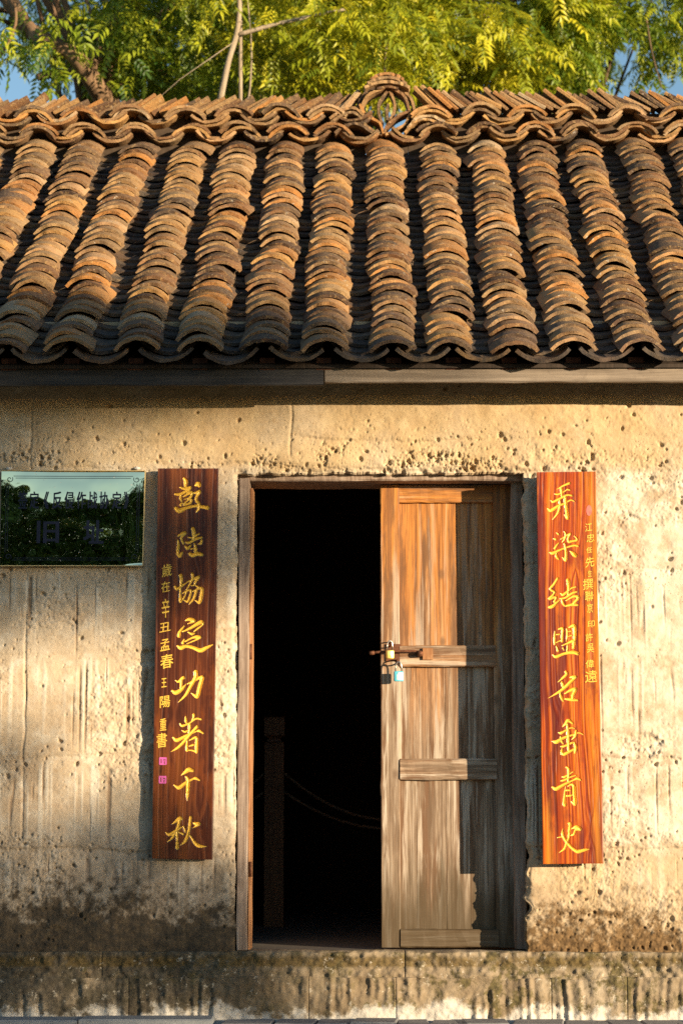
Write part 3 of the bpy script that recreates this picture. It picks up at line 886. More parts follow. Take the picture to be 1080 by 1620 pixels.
# eave soffit plank behind the fascia, down to the wall head
V = [(x, yv, zv) for x in (XL - 0.05, XR + 0.05) for yv, zv in ((FY + 0.003, deck(FY) - 0.044), (0.05, deck(0.05) - 0.044), (0.05, deck(0.05) - 0.06), (FY + 0.003, deck(FY) - 0.06))]
add('soffit_board', V, [(0, 1, 2, 3), (7, 6, 5, 4), (0, 4, 5, 1), (1, 5, 6, 2), (2, 6, 7, 3), (3, 7, 4, 0)], M['darkwood'], roof)

# ---- ridge
ridge = roof
def end_tile_mesh(name, seed, halfw, rise, depth, t, seg=8, up=True):
    """a tile laid with its axis along y, seen from its end"""
    return tile_mesh(name, seed, not up, halfw, rise, depth, t, seg)
arch_m = [end_tile_mesh('ridge_tile', 200 + i, 0.092, 0.050, 0.2, 0.0145) for i in range(6)]
sag_m = [end_tile_mesh('ridge_tile', 220 + i, 0.092, 0.044, 0.2, 0.0145, up=False) for i in range(6)]
YF = YR - 0.14                          # front of the ridge courses
fx = PX(612, YF, 172); fz = PZ(176, YF); fr = 0.122
zc = [PZ(221, YF), PZ(193, YF)]
rr = np.random.default_rng(9)
for ci, z0 in enumerate(zc):
    x = XL - 0.02 + 0.02 * ci
    top_sorted = [q[1] for q in rows]
    cells = []
    for q in range(len(top_sorted) - 1):
        p = top_sorted[q + 1] - top_sorted[q]
        sh = (0.0 if ci == 0 else -0.03)
        cells.append((top_sorted[q] + sh, True)); cells.append((top_sorted[q] + p / 2 + sh, False))
    for cx, up in cells:
        if abs(cx - fx) < (0.10 if ci == 0 else 0.16) : continue
        for lay in range(2):
            me = (arch_m if up else sag_m)[int(rr.integers(6))]
            o = bpy.data.objects.new('ridge_tile', me); link(o, ridge)
            zz = z0 + lay * 0.0145 + (0.008 if up else -0.016) + rr.normal(0, 0.003)
            o.matrix_basis = Matrix.Translation((cx + rr.normal(0, 0.006), YF - 0.02 - 0.006 * lay + (0.012 if not up else 0) + rr.normal(0, 0.006), zz)) @ Euler((0.05 + rr.normal(0, 0.02), rr.normal(0, 0.05), rr.normal(0, 0.04))).to_matrix().to_4x4() @ Matrix.Diagonal((1.0 + rr.normal(0, 0.03), 1, 1.0 + rr.normal(0, 0.05), 1))
# mortar core under and between the courses, darkened so gaps look shaded
for a, b in ((XL - 0.05, fx - 0.11), (fx + 0.11, XR + 0.05)):
    V, F = boxmesh(a, b, YF + 0.085, YF + 0.17, ZR - 0.1, PZ(172, YF) - 0.004)
    add('ridge_core', V, F, M['inner'], roof)
V, F = boxmesh(fx - 0.108, fx + 0.108, YF + 0.085, YF + 0.17, ZR - 0.1, fz - fr - 0.005)
add('ridge_core', V, F, M['inner'], roof)
# leaning tiles along the crest
up_m = [tile_mesh('crest_tile', 240 + i, False, 0.09, 0.022, 0.165, 0.0135, 6) for i in range(6)]
zb = PZ(170, YF)
for side in (-1, 1):
    x = fx + side * 0.19
    k = 0
    while XL - 0.02 < x < XR + 0.02:
        lean = side * (R(47) + min(k, 14) * R(0.9) + rr.normal(0, R(4.5)))
        me = up_m[int(rr.integers(6))]
        o = bpy.data.objects.new('crest_tile', me); link(o, ridge)
        # tile plane: local x -> y (depth), local y -> leaning upward, local z -> normal
        d = Vector((-math.sin(lean) if False else -side * abs(math.sin(lean)), 0, math.cos(lean)))
        # left tiles lean "/", right tiles lean "\" : tops point to the flower
        d = Vector((-side * abs(math.sin(lean)), 0, math.cos(lean)))
        xa = Vector((0, 1, 0)); nz = d.cross(xa) * -1
        nz = xa.cross(d)
        Mx = Matrix(((xa.x, d.x, nz.x, x + side * 0.06), (xa.y, d.y, nz.y, YF + 0.07 + rr.normal(0, 0.006)), (xa.z, d.z, nz.z, zb - 0.012 + rr.normal(0, 0.004)), (0, 0, 0, 1)))
        o.matrix_basis = Mx @ Matrix.Diagonal((0.5 + 0.15 * rr.random(), 0.84 + 0.2 * rr.random(), 1, 1))
        x += side * (0.031 + 0.014 * rr.random()); k += 1
# the flower in the middle: a ring of tiles with petals inside, three arches on top
def arc_piece(name, pts, width, t, seed, y0):
    """an arched tile following a curve in the xz plane, `width` deep in y"""
    pts = smooth_line(pts, 4)
    r2 = np.random.default_rng(seed)
    V = []; F = []
    n = len(pts)
    for i, p in enumerate(pts):
        a = pts[max(i - 1, 0)]; b = pts[min(i + 1, n - 1)]
        tx, tz = b[0] - a[0], b[1] - a[1]; L = math.hypot(tx, tz) or 1
        nx_, nz_ = -tz / L, tx / L
        w = t / 2 * (1 + 0.1 * r2.normal())
        j = r2.normal(0, 0.003)
        for s1, yy in ((-1, y0 + j), (1, y0 + j), (1, y0 + width), (-1, y0 + width)):
            V.append((fx + p[0] + nx_ * w * s1, yy, fz + p[1] + nz_ * w * s1))
    for i in range(n - 1):
        for k in range(4):
            k2 = (k + 1) % 4
            F.append((i * 4 + k, i * 4 + k2, (i + 1) * 4 + k2, (i + 1) * 4 + k))
    F.append((3, 2, 1, 0)); F.append(tuple((n - 1) * 4 + k for k in range(4)))
    return add(name, V, F, M['tile'], ridge)
pxm = 1 / 313.0
def Q(x, y): return ((x - 612) * pxm, (176 - y) * pxm)
Y0 = YF - 0.015
tt = 0.0135
pieces = [
    [Q(569, 178), Q(580, 152), Q(608, 138)], [Q(620, 138), Q(640, 152), Q(648, 176)],
    [Q(568, 165), Q(578, 182), Q(600, 196), Q(606, 214)], [Q(649, 176), Q(630, 184), Q(612, 200), Q(608, 214)],
    [Q(649, 178), Q(641, 197), Q(624, 208), Q(609, 215)], [Q(568, 178), Q(575, 196), Q(590, 208), Q(604, 214)],
    [Q(613, 142), Q(600, 160), Q(599, 178), Q(604, 195)], [Q(617, 142), Q(624, 160), Q(623, 176), Q(615, 192)],
    [Q(614, 162), Q(612, 175), Q(613, 190)],
    [Q(561, 176), Q(572, 150), Q(592, 134)], [Q(632, 134), Q(650, 152), Q(657, 176)],
]
for i, p in enumerate(pieces): arc_piece('flower_tile', p, 0.10 if i < 6 else 0.075, tt, 700 + i, Y0 + 0.003 * i)
for i, (w, z) in enumerate(((36, 135), (31, 128), (26, 121.5))):
    arc_piece('cap_tile', [Q(612 - w, z + 5), Q(612 - w * 0.6, z - 1.5), Q(612, z - 5), Q(612 + w * 0.6, z - 1.5), Q(612 + w, z + 5)], 0.12, 0.0155, 740 + i, Y0 - 0.02)
arc_piece('cap_tile', [Q(596, 141), Q(612, 137), Q(630, 141)], 0.10, 0.012, 745, Y0 - 0.01)
# tilted tile leaning below left of the flower (larger dark-faced one)
for i, p in enumerate(([Q(528, 214), Q(545, 202), Q(565, 199), Q(588, 213)], [Q(640, 214), Q(655, 197), Q(675, 192), Q(700, 200)], [Q(645, 206), Q(660, 190), Q(682, 186), Q(704, 196)],
                       [Q(522, 196), Q(540, 184), Q(558, 180), Q(572, 190)], [Q(520, 190), Q(540, 176), Q(560, 173), Q(575, 186)], [Q(652, 196), Q(668, 180), Q(690, 178), Q(712, 188)])):
    arc_piece('ridge_tile', p, 0.16, 0.0135, 760 + i, Y0 - 0.01)

# ------------------------------------------------------------------ door
YD = 0.160                              # face of the stiles
frame = empty('door_frame', (0, 0, 0)); frame.parent = house
zt = PZ(762, 0.16)
timber('jamb', PX(377, 0.02), PX(393.5, 0.02), 0.012, 0.19, ZS + 0.002, PZ(757, 0.02), M['jamb'], frame, 0.004, 0.0015, 'z', 24, 5)
timber('stop_strip', PX(394.6, 0.05), PX(399, 0.05), 0.05, 0.19, ZS + 0.002, PZ(772, 0.05), M['jambwarm'], frame, 0.002, 0.001, 'z', 20, 6)
timber('jamb', PX(809, 0.11), PX(828, 0.11), 0.10, 0.26, ZS + 0.002, PZ(757, 0.11), M['jamb'], frame, 0.004, 0.0015, 'z', 24, 7)
timber('lintel', DL - 0.1, DR + 0.1, 0.06, 0.31, PZ(760.5, 0.06), PZ(760.5, 0.06) + 0.14, M['jamb'], frame, 0.005, 0.001, 'x', 20, 8)
leaf = empty('door_leaf', (0, 0, 0)); leaf.parent = house
zl0, zl1 = ZS + 0.004, PZ(767, YD)
def X_(p): return PX(p, YD)
def Z_(p): return PZ(p, YD)
timber('stile', X_(602), X_(631.5), YD, YD + 0.045, zl0, zl1, M['door'], leaf, 0.003, 0.0008, 'z', 30, 11)
timber('stile', X_(780.5), X_(810), YD + 0.002, YD + 0.045, zl0, zl1, M['door'], leaf, 0.003, 0.0008, 'z', 30, 12)
timber('rail', X_(631.9), X_(780.1), YD + 0.003, YD + 0.043, Z_(795), zl1, M['rail'], leaf, 0.004, 0.0008, 'x', 14, 13)
timber('rail', X_(631.8), X_(783), YD - 0.006, YD + 0.043, Z_(1055), Z_(1021), M['rail'], leaf, 0.006, 0.0008, 'x', 14, 14)
timber('rail', X_(631.8), X_(783.5), YD - 0.006, YD + 0.043, Z_(1234), Z_(1200), M['rail'], leaf, 0.006, 0.0008, 'x', 14, 15)
timber('rail', X_(631.8), X_(784), YD - 0.005, YD + 0.043, zl0, Z_(1470), M['rail'], leaf, 0.005, 0.0008, 'x', 14, 16)
for (ya, yb, cuts) in ((795, 1021, (631, 722, 781)), (1055, 1200, (631, 653, 703, 738, 781)), (1234, 1470, (631, 658, 704, 741, 781))):
    for a, b in zip(cuts[:-1], cuts[1:]):
        timber('panel_plank', X_(a) + 0.0001, X_(b) - 0.0001, YD + 0.022 + 0.0012 * random.random(), YD + 0.036, Z_(yb) - 0.006, Z_(ya) + 0.006, M['door'], leaf, 0.0012, 0.0002, 'z', 22, a + ya)
# slide bolt, staple, pivot
yb_ = YD - 0.022
v1 = tube([P(584, 1033, yb_ - 0.012), P(600, 1031.5, yb_ - 0.012), P(625, 1030, yb_ - 0.010), P(655, 1030, yb_), P(663, 1032, yb_)], [0.0055, 0.0055, 0.0055, 0.006, 0.006], 8)
v2 = tube([P(584, 1033.5, yb_ - 0.012), P(592, 1032.5, yb_ - 0.012)], [0.009, 0.008], 8)
c = P(664, 1034, yb_)
v3 = tube([c + Vector((0, -0.016, 0)), c + Vector((0, 0.012, 0))], [0.012, 0.014], 10)
V, F = merge([v1, v2, v3])
add('slide_bolt', V, F, M['rust'], leaf, True)
V, F = boxmesh(PX(610, YD), PX(634, YD), YD - 0.006, YD + 0.01, Z_(1046), Z_(1019)); V2, F2 = boxmesh(PX(668, YD), PX(684, YD), YD - 0.017, YD - 0.005, Z_(1044), Z_(1026))
V, F = merge([(V, F)])
add('lock_plate', V, F, M['rust'], leaf)
add('bolt_plate', V2, F2, M['jambwarm'], leaf)
def ring(cx, cy, cz, rx, rz, rad, axis='xz', n=16, a0=0, a1=2 * math.pi):
    pts = []
    for i in range(n + 1):
        a = a0 + (a1 - a0) * i / n
        if axis == 'xz': pts.append((cx + rx * math.cos(a), cy, cz + rz * math.sin(a)))
        else: pts.append((cx, cy + rx * math.cos(a), cz + rz * math.sin(a)))
    return tube(pts, [rad] * len(pts), 7)
c1 = P(617, 1018, YD - 0.03); c2 = P(628, 1047, YD - 0.03)
V, F = merge([ring(c1.x, YD - 0.022, c1.z - 0.002, 0.022, 0.011, 0.0028, 'yz'), ring(c2.x, YD - 0.024, c2.z, 0.024, 0.010, 0.0032, 'yz')])
add('staple', V, F, M['rust'], leaf, True)
# the other leaf stands open into the room
leaf2 = empty('open_door_leaf', (0, 0, 0)); leaf2.parent = house
xh = PX(395.5, 0.2)
timber('stile', xh - 0.028, xh + 0.0, 0.205, 0.285, zl0, zl1, M['door'], leaf2, 0.003, 0.001, 'z', 20, 31)
timber('stile', xh - 0.068, xh - 0.040, 0.66, 0.74, zl0, zl1, M['door'], leaf2, 0.003, 0.001, 'z', 20, 32)
for k, (za, zb2) in enumerate(((zl0, Z_(1470)), (Z_(1234), Z_(1200)), (Z_(1055), Z_(1021)), (Z_(795), zl1))):
    timber('rail', xh - 0.045, xh - 0.019, 0.286, 0.659, za, zb2, M['door'], leaf2, 0.003, 0.001, 'y', 8, 33 + k)
for k in range(3):
    timber('panel_plank', xh - 0.040, xh - 0.028, 0.286 + k * 0.1245, 0.286 + (k + 1) * 0.1245 - 0.001, zl0, zl1, M['door'], leaf2, 0.002, 0.0006, 'z', 16, 41 + k)
for py in (1031, 1375):
    V, F = tube([P(396.5, py - 12, 0.048), P(396.5, py + 12, 0.048)], [0.006, 0.006], 8)
    add('hinge', V, F, M['rust'], leaf2, True)

# ------------------------------------------------------------------ padlocks
def padlock(label, px0, px1, py0, py1, pys, ydep, body_mat, tilt, patch):
    b0 = P(px0, py1, ydep); b1 = P(px1, py0, ydep)
    root = empty('padlock', (0.5 * (b0.x + b1.x), ydep, b0.z), label, 'padlock', 'padlocks on the door')
    hw = (b1.x - b0.x) / 2; ht = b1.z - b0.z; hd = 0.0085
    cx = 0.5 * (b0.x + b1.x)
    ang = tilt
    # rounded body: superellipse section swept in z with rounded top and bottom
    V = []; F = []; seg = 20
    prof = [(0.0, 0.80), (0.03, 0.94), (0.12, 1.0), (0.88, 1.0), (0.97, 0.94), (1.0, 0.80)]
    for t, k in prof:
        for i in range(seg):
            a = 2 * math.pi * i / seg
            ca, sa = math.cos(a), math.sin(a)
            ux = math.copysign(abs(ca) ** 0.5, ca) * hw * k; uy = math.copysign(abs(sa) ** 0.5, sa) * hd * k
            V.append((cx + ux * math.cos(ang) - uy * math.sin(ang), ydep + ux * math.sin(ang) + uy * math.cos(ang), b0.z + t * ht))
    for j in range(len(prof) - 1):
        for i in range(seg):
            i2 = (i + 1) % seg
            F.append((j * seg + i, j * seg + i2, (j + 1) * seg + i2, (j + 1) * seg + i))
    F.append(tuple(range(seg - 1, -1, -1))); F.append(tuple((len(prof) - 1) * seg + i for i in range(seg)))
    add('body', V, F, M[body_mat], root, True)
    zs_ = P(px0, pys, ydep).z
    top = b1.z; sw = hw * 0.62
    dirx = Vector((math.cos(ang), math.sin(ang), 0))
    cc = Vector((cx, ydep, top))
    pts = [cc - dirx * sw - Vector((0, 0, 0.003)), cc - dirx * sw + Vector((0, 0, (zs_ - top) * 0.45))]
    for i in range(1, 8):
        a = math.pi - math.pi * i / 8
        pts.append(cc + dirx * sw * math.cos(a) + Vector((0, 0, (zs_ - top) * (0.45 + 0.55 * math.sin(a)))))
    pts += [cc + dirx * sw + Vector((0, 0, (zs_ - top) * 0.45)), cc + dirx * sw - Vector((0, 0, 0.003))]
    V, F = tube(pts, [0.0028] * len(pts), 8)
    add('shackle', V, F, M['steel'], root, True)
    if patch:
        V = []
        for (u, w) in ((-0.35, 0.15), (0.8, 0.12), (0.8, 0.86), (-0.1, 0.86), (-0.4, 0.6)):
            q = cc + dirx * (u * hw); q.z = b0.z + w * ht
            q += Vector((math.sin(ang), -math.cos(ang), 0)) * (hd + 0.0012)
            V.append(q)
        add('label_patch', V, [(0, 1, 2, 3, 4)], M['whitepatch'], root)
    else:
        V, F = ring(cx, ydep - hd - 0.0005, b0.z + ht * 0.3, 0.003, 0.003, 0.0008)
        add('keyhole', V, F, M['rust'], root, True)
    return root
padlock('small brass padlock with a steel shackle on the door bolt', 609.5, 623.5, 1028.5, 1042.5, 1013.5, YD - 0.052, 'brassbody', 0.3, False)
padlock('blue padlock with a white front hanging below the door bolt', 622.5, 638, 1062, 1078, 1047, YD - 0.048, 'bluebody', 0.12, True)

# ------------------------------------------------------------------ barrier inside
def barrier_post(px, label):
    zf = ZS - 0.006
    yq = 2.0
    cx = PX(px, yq, 1300)
    root = empty('barrier_post', (cx, yq, zf), label, 'post', 'barrier posts inside the door')
    sc = 1.0
    def ringp(hw, z): return [(cx - hw, yq - hw, zf + z), (cx + hw, yq - hw, zf + z), (cx + hw, yq + hw, zf + z), (cx - hw, yq + hw, zf + z)]
    def stack(name, prof):
        V = []; F = []
        for hw, z in prof: V += ringp(hw, z)
        for j in range(len(prof) - 1):
            for i in range(4):
                F.append((j * 4 + i, j * 4 + (i + 1) % 4, (j + 1) * 4 + (i + 1) % 4, (j + 1) * 4 + i))
        F.append((3, 2, 1, 0)); F.append(tuple((len(prof) - 1) * 4 + i for i in range(4)))
        add(name, V, F, M['post'], root)
    stack('shaft', [(0.047, 0), (0.047, 0.885), (0.043, 0.892)])
    stack('neck', [(0.034, 0.8925), (0.032, 0.905), (0.036, 0.918)])
    stack('cap', [(0.044, 0.9185), (0.049, 0.925), (0.049, 1.005), (0.046, 1.014), (0.010, 1.022)])
    return root, cx
p0, pxc = barrier_post(434, 'dark wooden barrier post with a square cap inside the doorway')
p1, pxr = barrier_post(800, 'dark wooden barrier post inside, hidden behind the closed door leaf')
p2, pxl = barrier_post(68, 'dark wooden barrier post inside, hidden behind the wall left of the doorway')
def rope(xa, xb, py_a, sag_py, label):
    za = P(434, py_a, 2.0).z; zs_ = P(434, sag_py, 2.0).z
    pts = []; n = 36
    sgn = 1 if xb > xa else -1
    xa2 = xa + sgn * 0.044; xb2 = xb - sgn * 0.044
    V = []; F = []
    for strand in range(3):
        pp = []
        for i in range(n * 3 + 1):
            t = i / (n * 3)
            x = xa2 + (xb2 - xa2) * t
            z = za - (za - zs_) * (1 - (2 * t - 1) ** 2)
            a = t * 2 * math.pi * 26 + strand * 2.094
            pp.append((x, 2.0 + 0.004 * math.cos(a), z + 0.004 * math.sin(a)))
        v, f = tube(pp, [0.0042] * len(pp), 5)
        V, F = merge([(V, F), (v, f)])
    o = add('barrier_rope', V, F, M['rope'], None, True, loc=(xa, 2.0, za))
    tag(o, label, 'rope', 'ropes of the barrier')
rope(pxc, pxr, 1222, 1297, 'upper hemp rope sagging from the post behind the doorway gap')
rope(pxc, pxr, 1252, 1311, 'lower hemp rope sagging from the post behind the doorway gap')
rope(pxc, pxl, 1222, 1297, 'upper hemp rope running behind the left jamb')
rope(pxc, pxl, 1252, 1311, 'lower hemp rope running behind the left jamb')

# ------------------------------------------------------------------ couplet boards
def strokes_to_px(strokes, ox, oy):
    return [[(ox + x / 10.8, oy + y / 10.8, w / 10.8) for x, y, w in s] for s in strokes]
CH_L = [
 (260, 750, [  # first
  [(335,75,35),(368,130,62),(362,205,45)], [(275,235,28),(350,258,42),(455,235,45)], [(190,355,35),(280,350,45),(440,265,45)],
  [(290,365,25),(276,420,42),(300,470,30)], [(330,395,25),(430,335,45),(485,325,35),(455,395,40),(400,430,25)], [(345,440,18),(400,425,22)],
  [(305,495,22),(278,548,45)], [(330,520,25),(420,450,28),(462,450,42),(440,505,40),(330,545,25)],
  [(200,600,55),(255,640,70),(380,590,50),(540,555,40),(640,570,48),(745,590,58)],
  [(530,200,28),(580,175,70),(600,205,55)], [(515,335,25),(600,310,52),(562,380,42),(545,450,45),(588,515,45),(592,590,45),(545,672,18)]]),
 (260, 750, [
  [(235,1078,28),(320,1030,48),(358,1032,42),(292,1110,35),(328,1212,32)], [(235,1150,25),(242,1250,42),(230,1370,46),(265,1425,50),(305,1365,35)],
  [(490,950,52),(506,1030,55),(500,1145,32)], [(415,1100,25),(480,1108,32),(560,1060,30),(600,1035,22)], [(370,1185,28),(420,1195,40),(540,1130,40),(650,1100,28)],
  [(362,1255,30),(400,1290,50),(462,1230,18)], [(640,1155,35),(625,1205,38),(580,1218,15)], [(515,1212,28),(538,1290,42),(530,1345,48)], [(455,1302,20),(545,1288,25)],
  [(440,1388,50),(485,1412,58),(560,1385,60),(645,1400,48)]]),
 (260, 900, [
  [(185,335,40),(222,372,45),(330,300,30),(405,245,18)], [(280,145,58),(292,220,46),(275,400,30),(280,585,55)],
  [(400,245,20),(465,220,28),(590,160,40),(540,235,42),(515,300,32),(455,318,15)], [(478,112,42),(485,190,42),(405,345,25),(375,385,15)],
  [(320,445,25),(380,405,30),(455,395,32),(445,480,40),(400,585,42),(335,560,18)], [(385,385,20),(372,450,28),(320,555,30)],
  [(490,412,25),(575,365,32),(645,370,50),(632,500,55),(600,600,50),(532,568,22)], [(548,318,28),(595,345,35)], [(552,395,45),(505,530,42),(428,632,20)]]),
 (260, 900, [
  [(365,912,20),(430,892,50),(515,918,48),(400,970,12)], [(345,1005,20),(268,1110,48),(250,1185,55)],
  [(320,1102,22),(450,1040,40),(625,940,58),(660,978,25),(560,1058,30),(505,1102,18)], [(408,1110,20),(470,1142,40),(525,1130,20)],
  [(318,1295,45),(345,1232,25)], [(360,1272,25),(470,1212,30),(560,1190,45),(622,1200,30),(500,1262,25),(385,1312,15)],
  [(225,1350,28),(285,1382,58),(380,1352,48),(500,1378,50),(620,1420,62),(730,1372,48),(835,1318,15)]]),
 (260, 1050, [
  [(198,318,22),(240,342,32),(322,272,50),(352,280,18)], [(292,300,50),(286,435,42)], [(140,500,38),(200,527,60),(300,470,50),(382,372,15)],
  [(405,372,22),(480,332,30),(560,292,40),(652,255,50),(632,340,60),(600,450,60),(568,582,58),(520,570,42),(462,528,15)], [(540,170,62),(536,260,60),(460,400,52),(370,560,42),(242,688,14)]]),
 (260, 1050, [
  [(272,1052,25),(308,1088,38),(430,1042,25),(545,965,28),(635,975,30)], [(365,925,18),(370,1000,42),(378,1032,30)], [(502,895,40),(490,970,30),(440,1045,12)],
  [(435,1072,45),(430,1140,40),(420,1215,25)], [(308,1168,22),(360,1188,32),(425,1150,18)], [(155,1290,32),(220,1332,52),(390,1250,42),(540,1182,22),(600,1170,40),(668,1212,25)],
  [(562,1098,45),(470,1200,42),(370,1320,45),(240,1450,40),(112,1532,10)], [(395,1342,20),(386,1420,36),(390,1505,45)], [(435,1328,18),(550,1282,42),(552,1400,46),(550,1525,50)],
  [(430,1428,18),(505,1405,34)], [(400,1500,22),(480,1502,26),(560,1530,38)]]),
 (250, 1200, [
  [(600,222,40),(530,208,66),(460,255,45),(392,308,8)], [(275,470,22),(360,512,55),(470,435,50),(600,362,30),(650,352,42),(718,385,22)], [(478,325,25),(516,380,55),(512,500,56),(506,650,40),(504,740,6)]]),
 (250, 1200, [
  [(410,1035,35),(375,1025,50),(320,1068,45),(232,1135,8)], [(372,1050,42),(350,1140,45),(325,1250,45),(330,1400,36),(330,1525,55)], [(138,1270,22),(200,1302,46),(330,1222,42),(412,1168,18)],
  [(310,1250,40),(240,1360,38),(158,1432,8)], [(350,1258,20),(435,1292,36)], [(438,1162,25),(470,1250,36)], [(598,1100,18),(650,1115,55),(700,1118,48),(588,1192,10)],
  [(558,1008,42),(546,1100,42),(525,1250,42),(470,1400,46),(382,1478,10)], [(550,1310,22),(620,1420,46),(700,1482,52),(842,1490,8)]]),
]
CH_R = [
 (855, 750, [
  [(278,268,12),(380,210,30),(492,165,36)], [(345,258,42),(356,330,40),(362,405,28)], [(240,352,18),(300,356,30),(400,310,20),(450,276,26),(502,286,24)], [(175,465,18),(215,486,36),(330,430,36),(450,372,32),(535,382,28)],
  [(120,605,22),(175,636,50),(300,560,42),(420,510,26),(512,460,26),(578,486,22)], [(320,440,25),(326,550,36),(290,680,36),(198,798,8)], [(415,400,42),(426,500,50),(440,640,50),(455,772,48),(400,708,12)]]),
 (855, 750, [
  [(268,1025,16),(305,1055,32)], [(216,1128,16),(258,1142,36)], [(238,1295,38),(275,1240,32),(312,1195,12)], [(398,1005,18),(426,1060,32),(402,1140,30),(358,1195,10)],
  [(340,1138,15),(400,1100,22),(502,1045,32),(470,1110,32),(475,1182,40),(540,1172,32),(622,1150,30),(568,1078,15)],
  [(155,1365,24),(210,1376,46),(380,1302,26),(560,1250,30),(642,1260,28)], [(405,1218,30),(426,1330,42),(425,1500,45),(362,1448,12)], [(265,1380,20),(270,1440,42),(305,1482,32)], [(502,1348,18),(560,1400,60),(602,1432,48)]]),
 (855, 910, [
  [(287,88,36),(220,190,38),(162,268,36),(240,322,32)], [(240,322,30),(200,380,34),(152,436,42),(262,410,30),(230,490,38)], [(148,582,40),(212,560,50),(332,448,14)],
  [(460,118,50),(476,200,52),(466,362,28)], [(343,350,22),(390,366,42),(520,262,26),(602,235,24)], [(333,436,22),(420,420,32),(540,345,36),(624,320,24)], [(350,430,18),(380,520,38),(425,572,28)],
  [(430,472,18),(560,402,36),(642,420,45),(560,522,42)], [(440,562,28),(540,542,40),(635,550,34)]]),
 (855, 910, [
  [(242,995,18),(236,1100,36),(235,1225,28)], [(300,960,18),(372,950,42),(366,1050,36),(362,1172,40)], [(275,1052,24),(325,1048,24)], [(258,1192,18),(352,1150,20)],
  [(445,955,25),(452,1060,32),(434,1172,12)], [(480,932,18),(562,902,50),(582,960,50),(580,1080,46),(575,1192,40)], [(460,1002,18),(525,998,22)], [(458,1092,14),(532,1068,22)],
  [(268,1255,22),(295,1335,38)], [(368,1242,22),(460,1202,30),(562,1172,50),(556,1285,44)], [(378,1285,30),(398,1325,18)], [(458,1240,25),(450,1345,30)],
  [(208,1400,22),(262,1432,46),(400,1382,40),(540,1360,50),(635,1382,52)]]),
 (855, 1060, [
  [(425,72,38),(442,112,42),(380,172,36),(282,254,8)], [(498,168,18),(560,160,45),(602,165,30),(500,252,50),(420,332,46),(300,420,38),(120,522,8)], [(362,255,38),(382,312,50)],
  [(330,420,18),(346,500,42),(385,572,28)], [(412,442,22),(500,392,42),(592,370,50),(550,470,50),(540,540,40)], [(418,535,28),(520,546,46),(635,560,28)]]),
 (855, 1060, [
  [(545,952,28),(470,902,50),(420,960,42),(362,1012,8)], [(450,955,30),(466,1100,42),(470,1250,42),(475,1410,34)], [(303,1105,18),(350,1112,42),(440,1062,26),(520,1026,22),(585,1042,18)],
  [(196,1250,16),(270,1262,56),(400,1192,38),(560,1142,26),(650,1112,22),(730,1147,16)], [(338,1175,22),(352,1240,42),(388,1302,18)], [(602,1082,36),(590,1160,42),(522,1232,8)],
  [(343,1340,22),(400,1336,32),(545,1276,30)], [(365,1368,18),(358,1430,42),(382,1472,32)], [(350,1470,28),(420,1466,46),(585,1380,28)], [(572,1278,28),(596,1360,46),(580,1450,38)]]),
 (860, 1210, [
  [(382,72,28),(420,110,42),(416,220,36),(410,325,18)], [(312,236,18),(360,232,32),(480,162,20),(508,150,14)], [(288,302,18),(340,292,32),(450,242,26),(550,210,18)],
  [(148,410,34),(210,436,52),(330,372,42),(480,302,26),(570,266,38),(634,296,22)], [(370,398,14),(356,520,32),(346,702,46),(382,700,18)], [(412,392,18),(470,365,32),(510,400,50),(516,520,50),(530,692,54),(462,648,12)],
  [(388,462,28),(455,460,28)], [(386,556,24),(474,550,30)]]),
 (860, 1210, [
  [(418,1015,22),(446,1030,42),(432,1150,42),(420,1270,32),(390,1340,42),(350,1440,38),(256,1508,10)], [(322,1105,12),(316,1190,38),(350,1280,42),(420,1370,42),(500,1450,46),(580,1492,50),(700,1466,40),(785,1454,8)],
  [(232,1256,18),(310,1240,20)], [(468,1112,12),(550,1082,50),(622,1120,42),(540,1130,32),(510,1200,36),(448,1222,8)]]),
]
def text_mesh(ch):
    cu = bpy.data.curves.new('glyph', 'FONT'); cu.body = ch; cu.size = 1.0; cu.resolution_u = 2
    ob = bpy.data.objects.new('glyph', cu); col.objects.link(ob)
    bpy.context.view_layer.update()
    dg = bpy.context.evaluated_depsgraph_get()
    me = ob.evaluated_get(dg).to_mesh()
    V = [tuple(v.co) for v in me.vertices]; F = [tuple(p.vertices) for p in me.polygons]
    ob.evaluated_get(dg).to_mesh_clear()
    bpy.data.objects.remove(ob); bpy.data.curves.remove(cu)
    return V, F

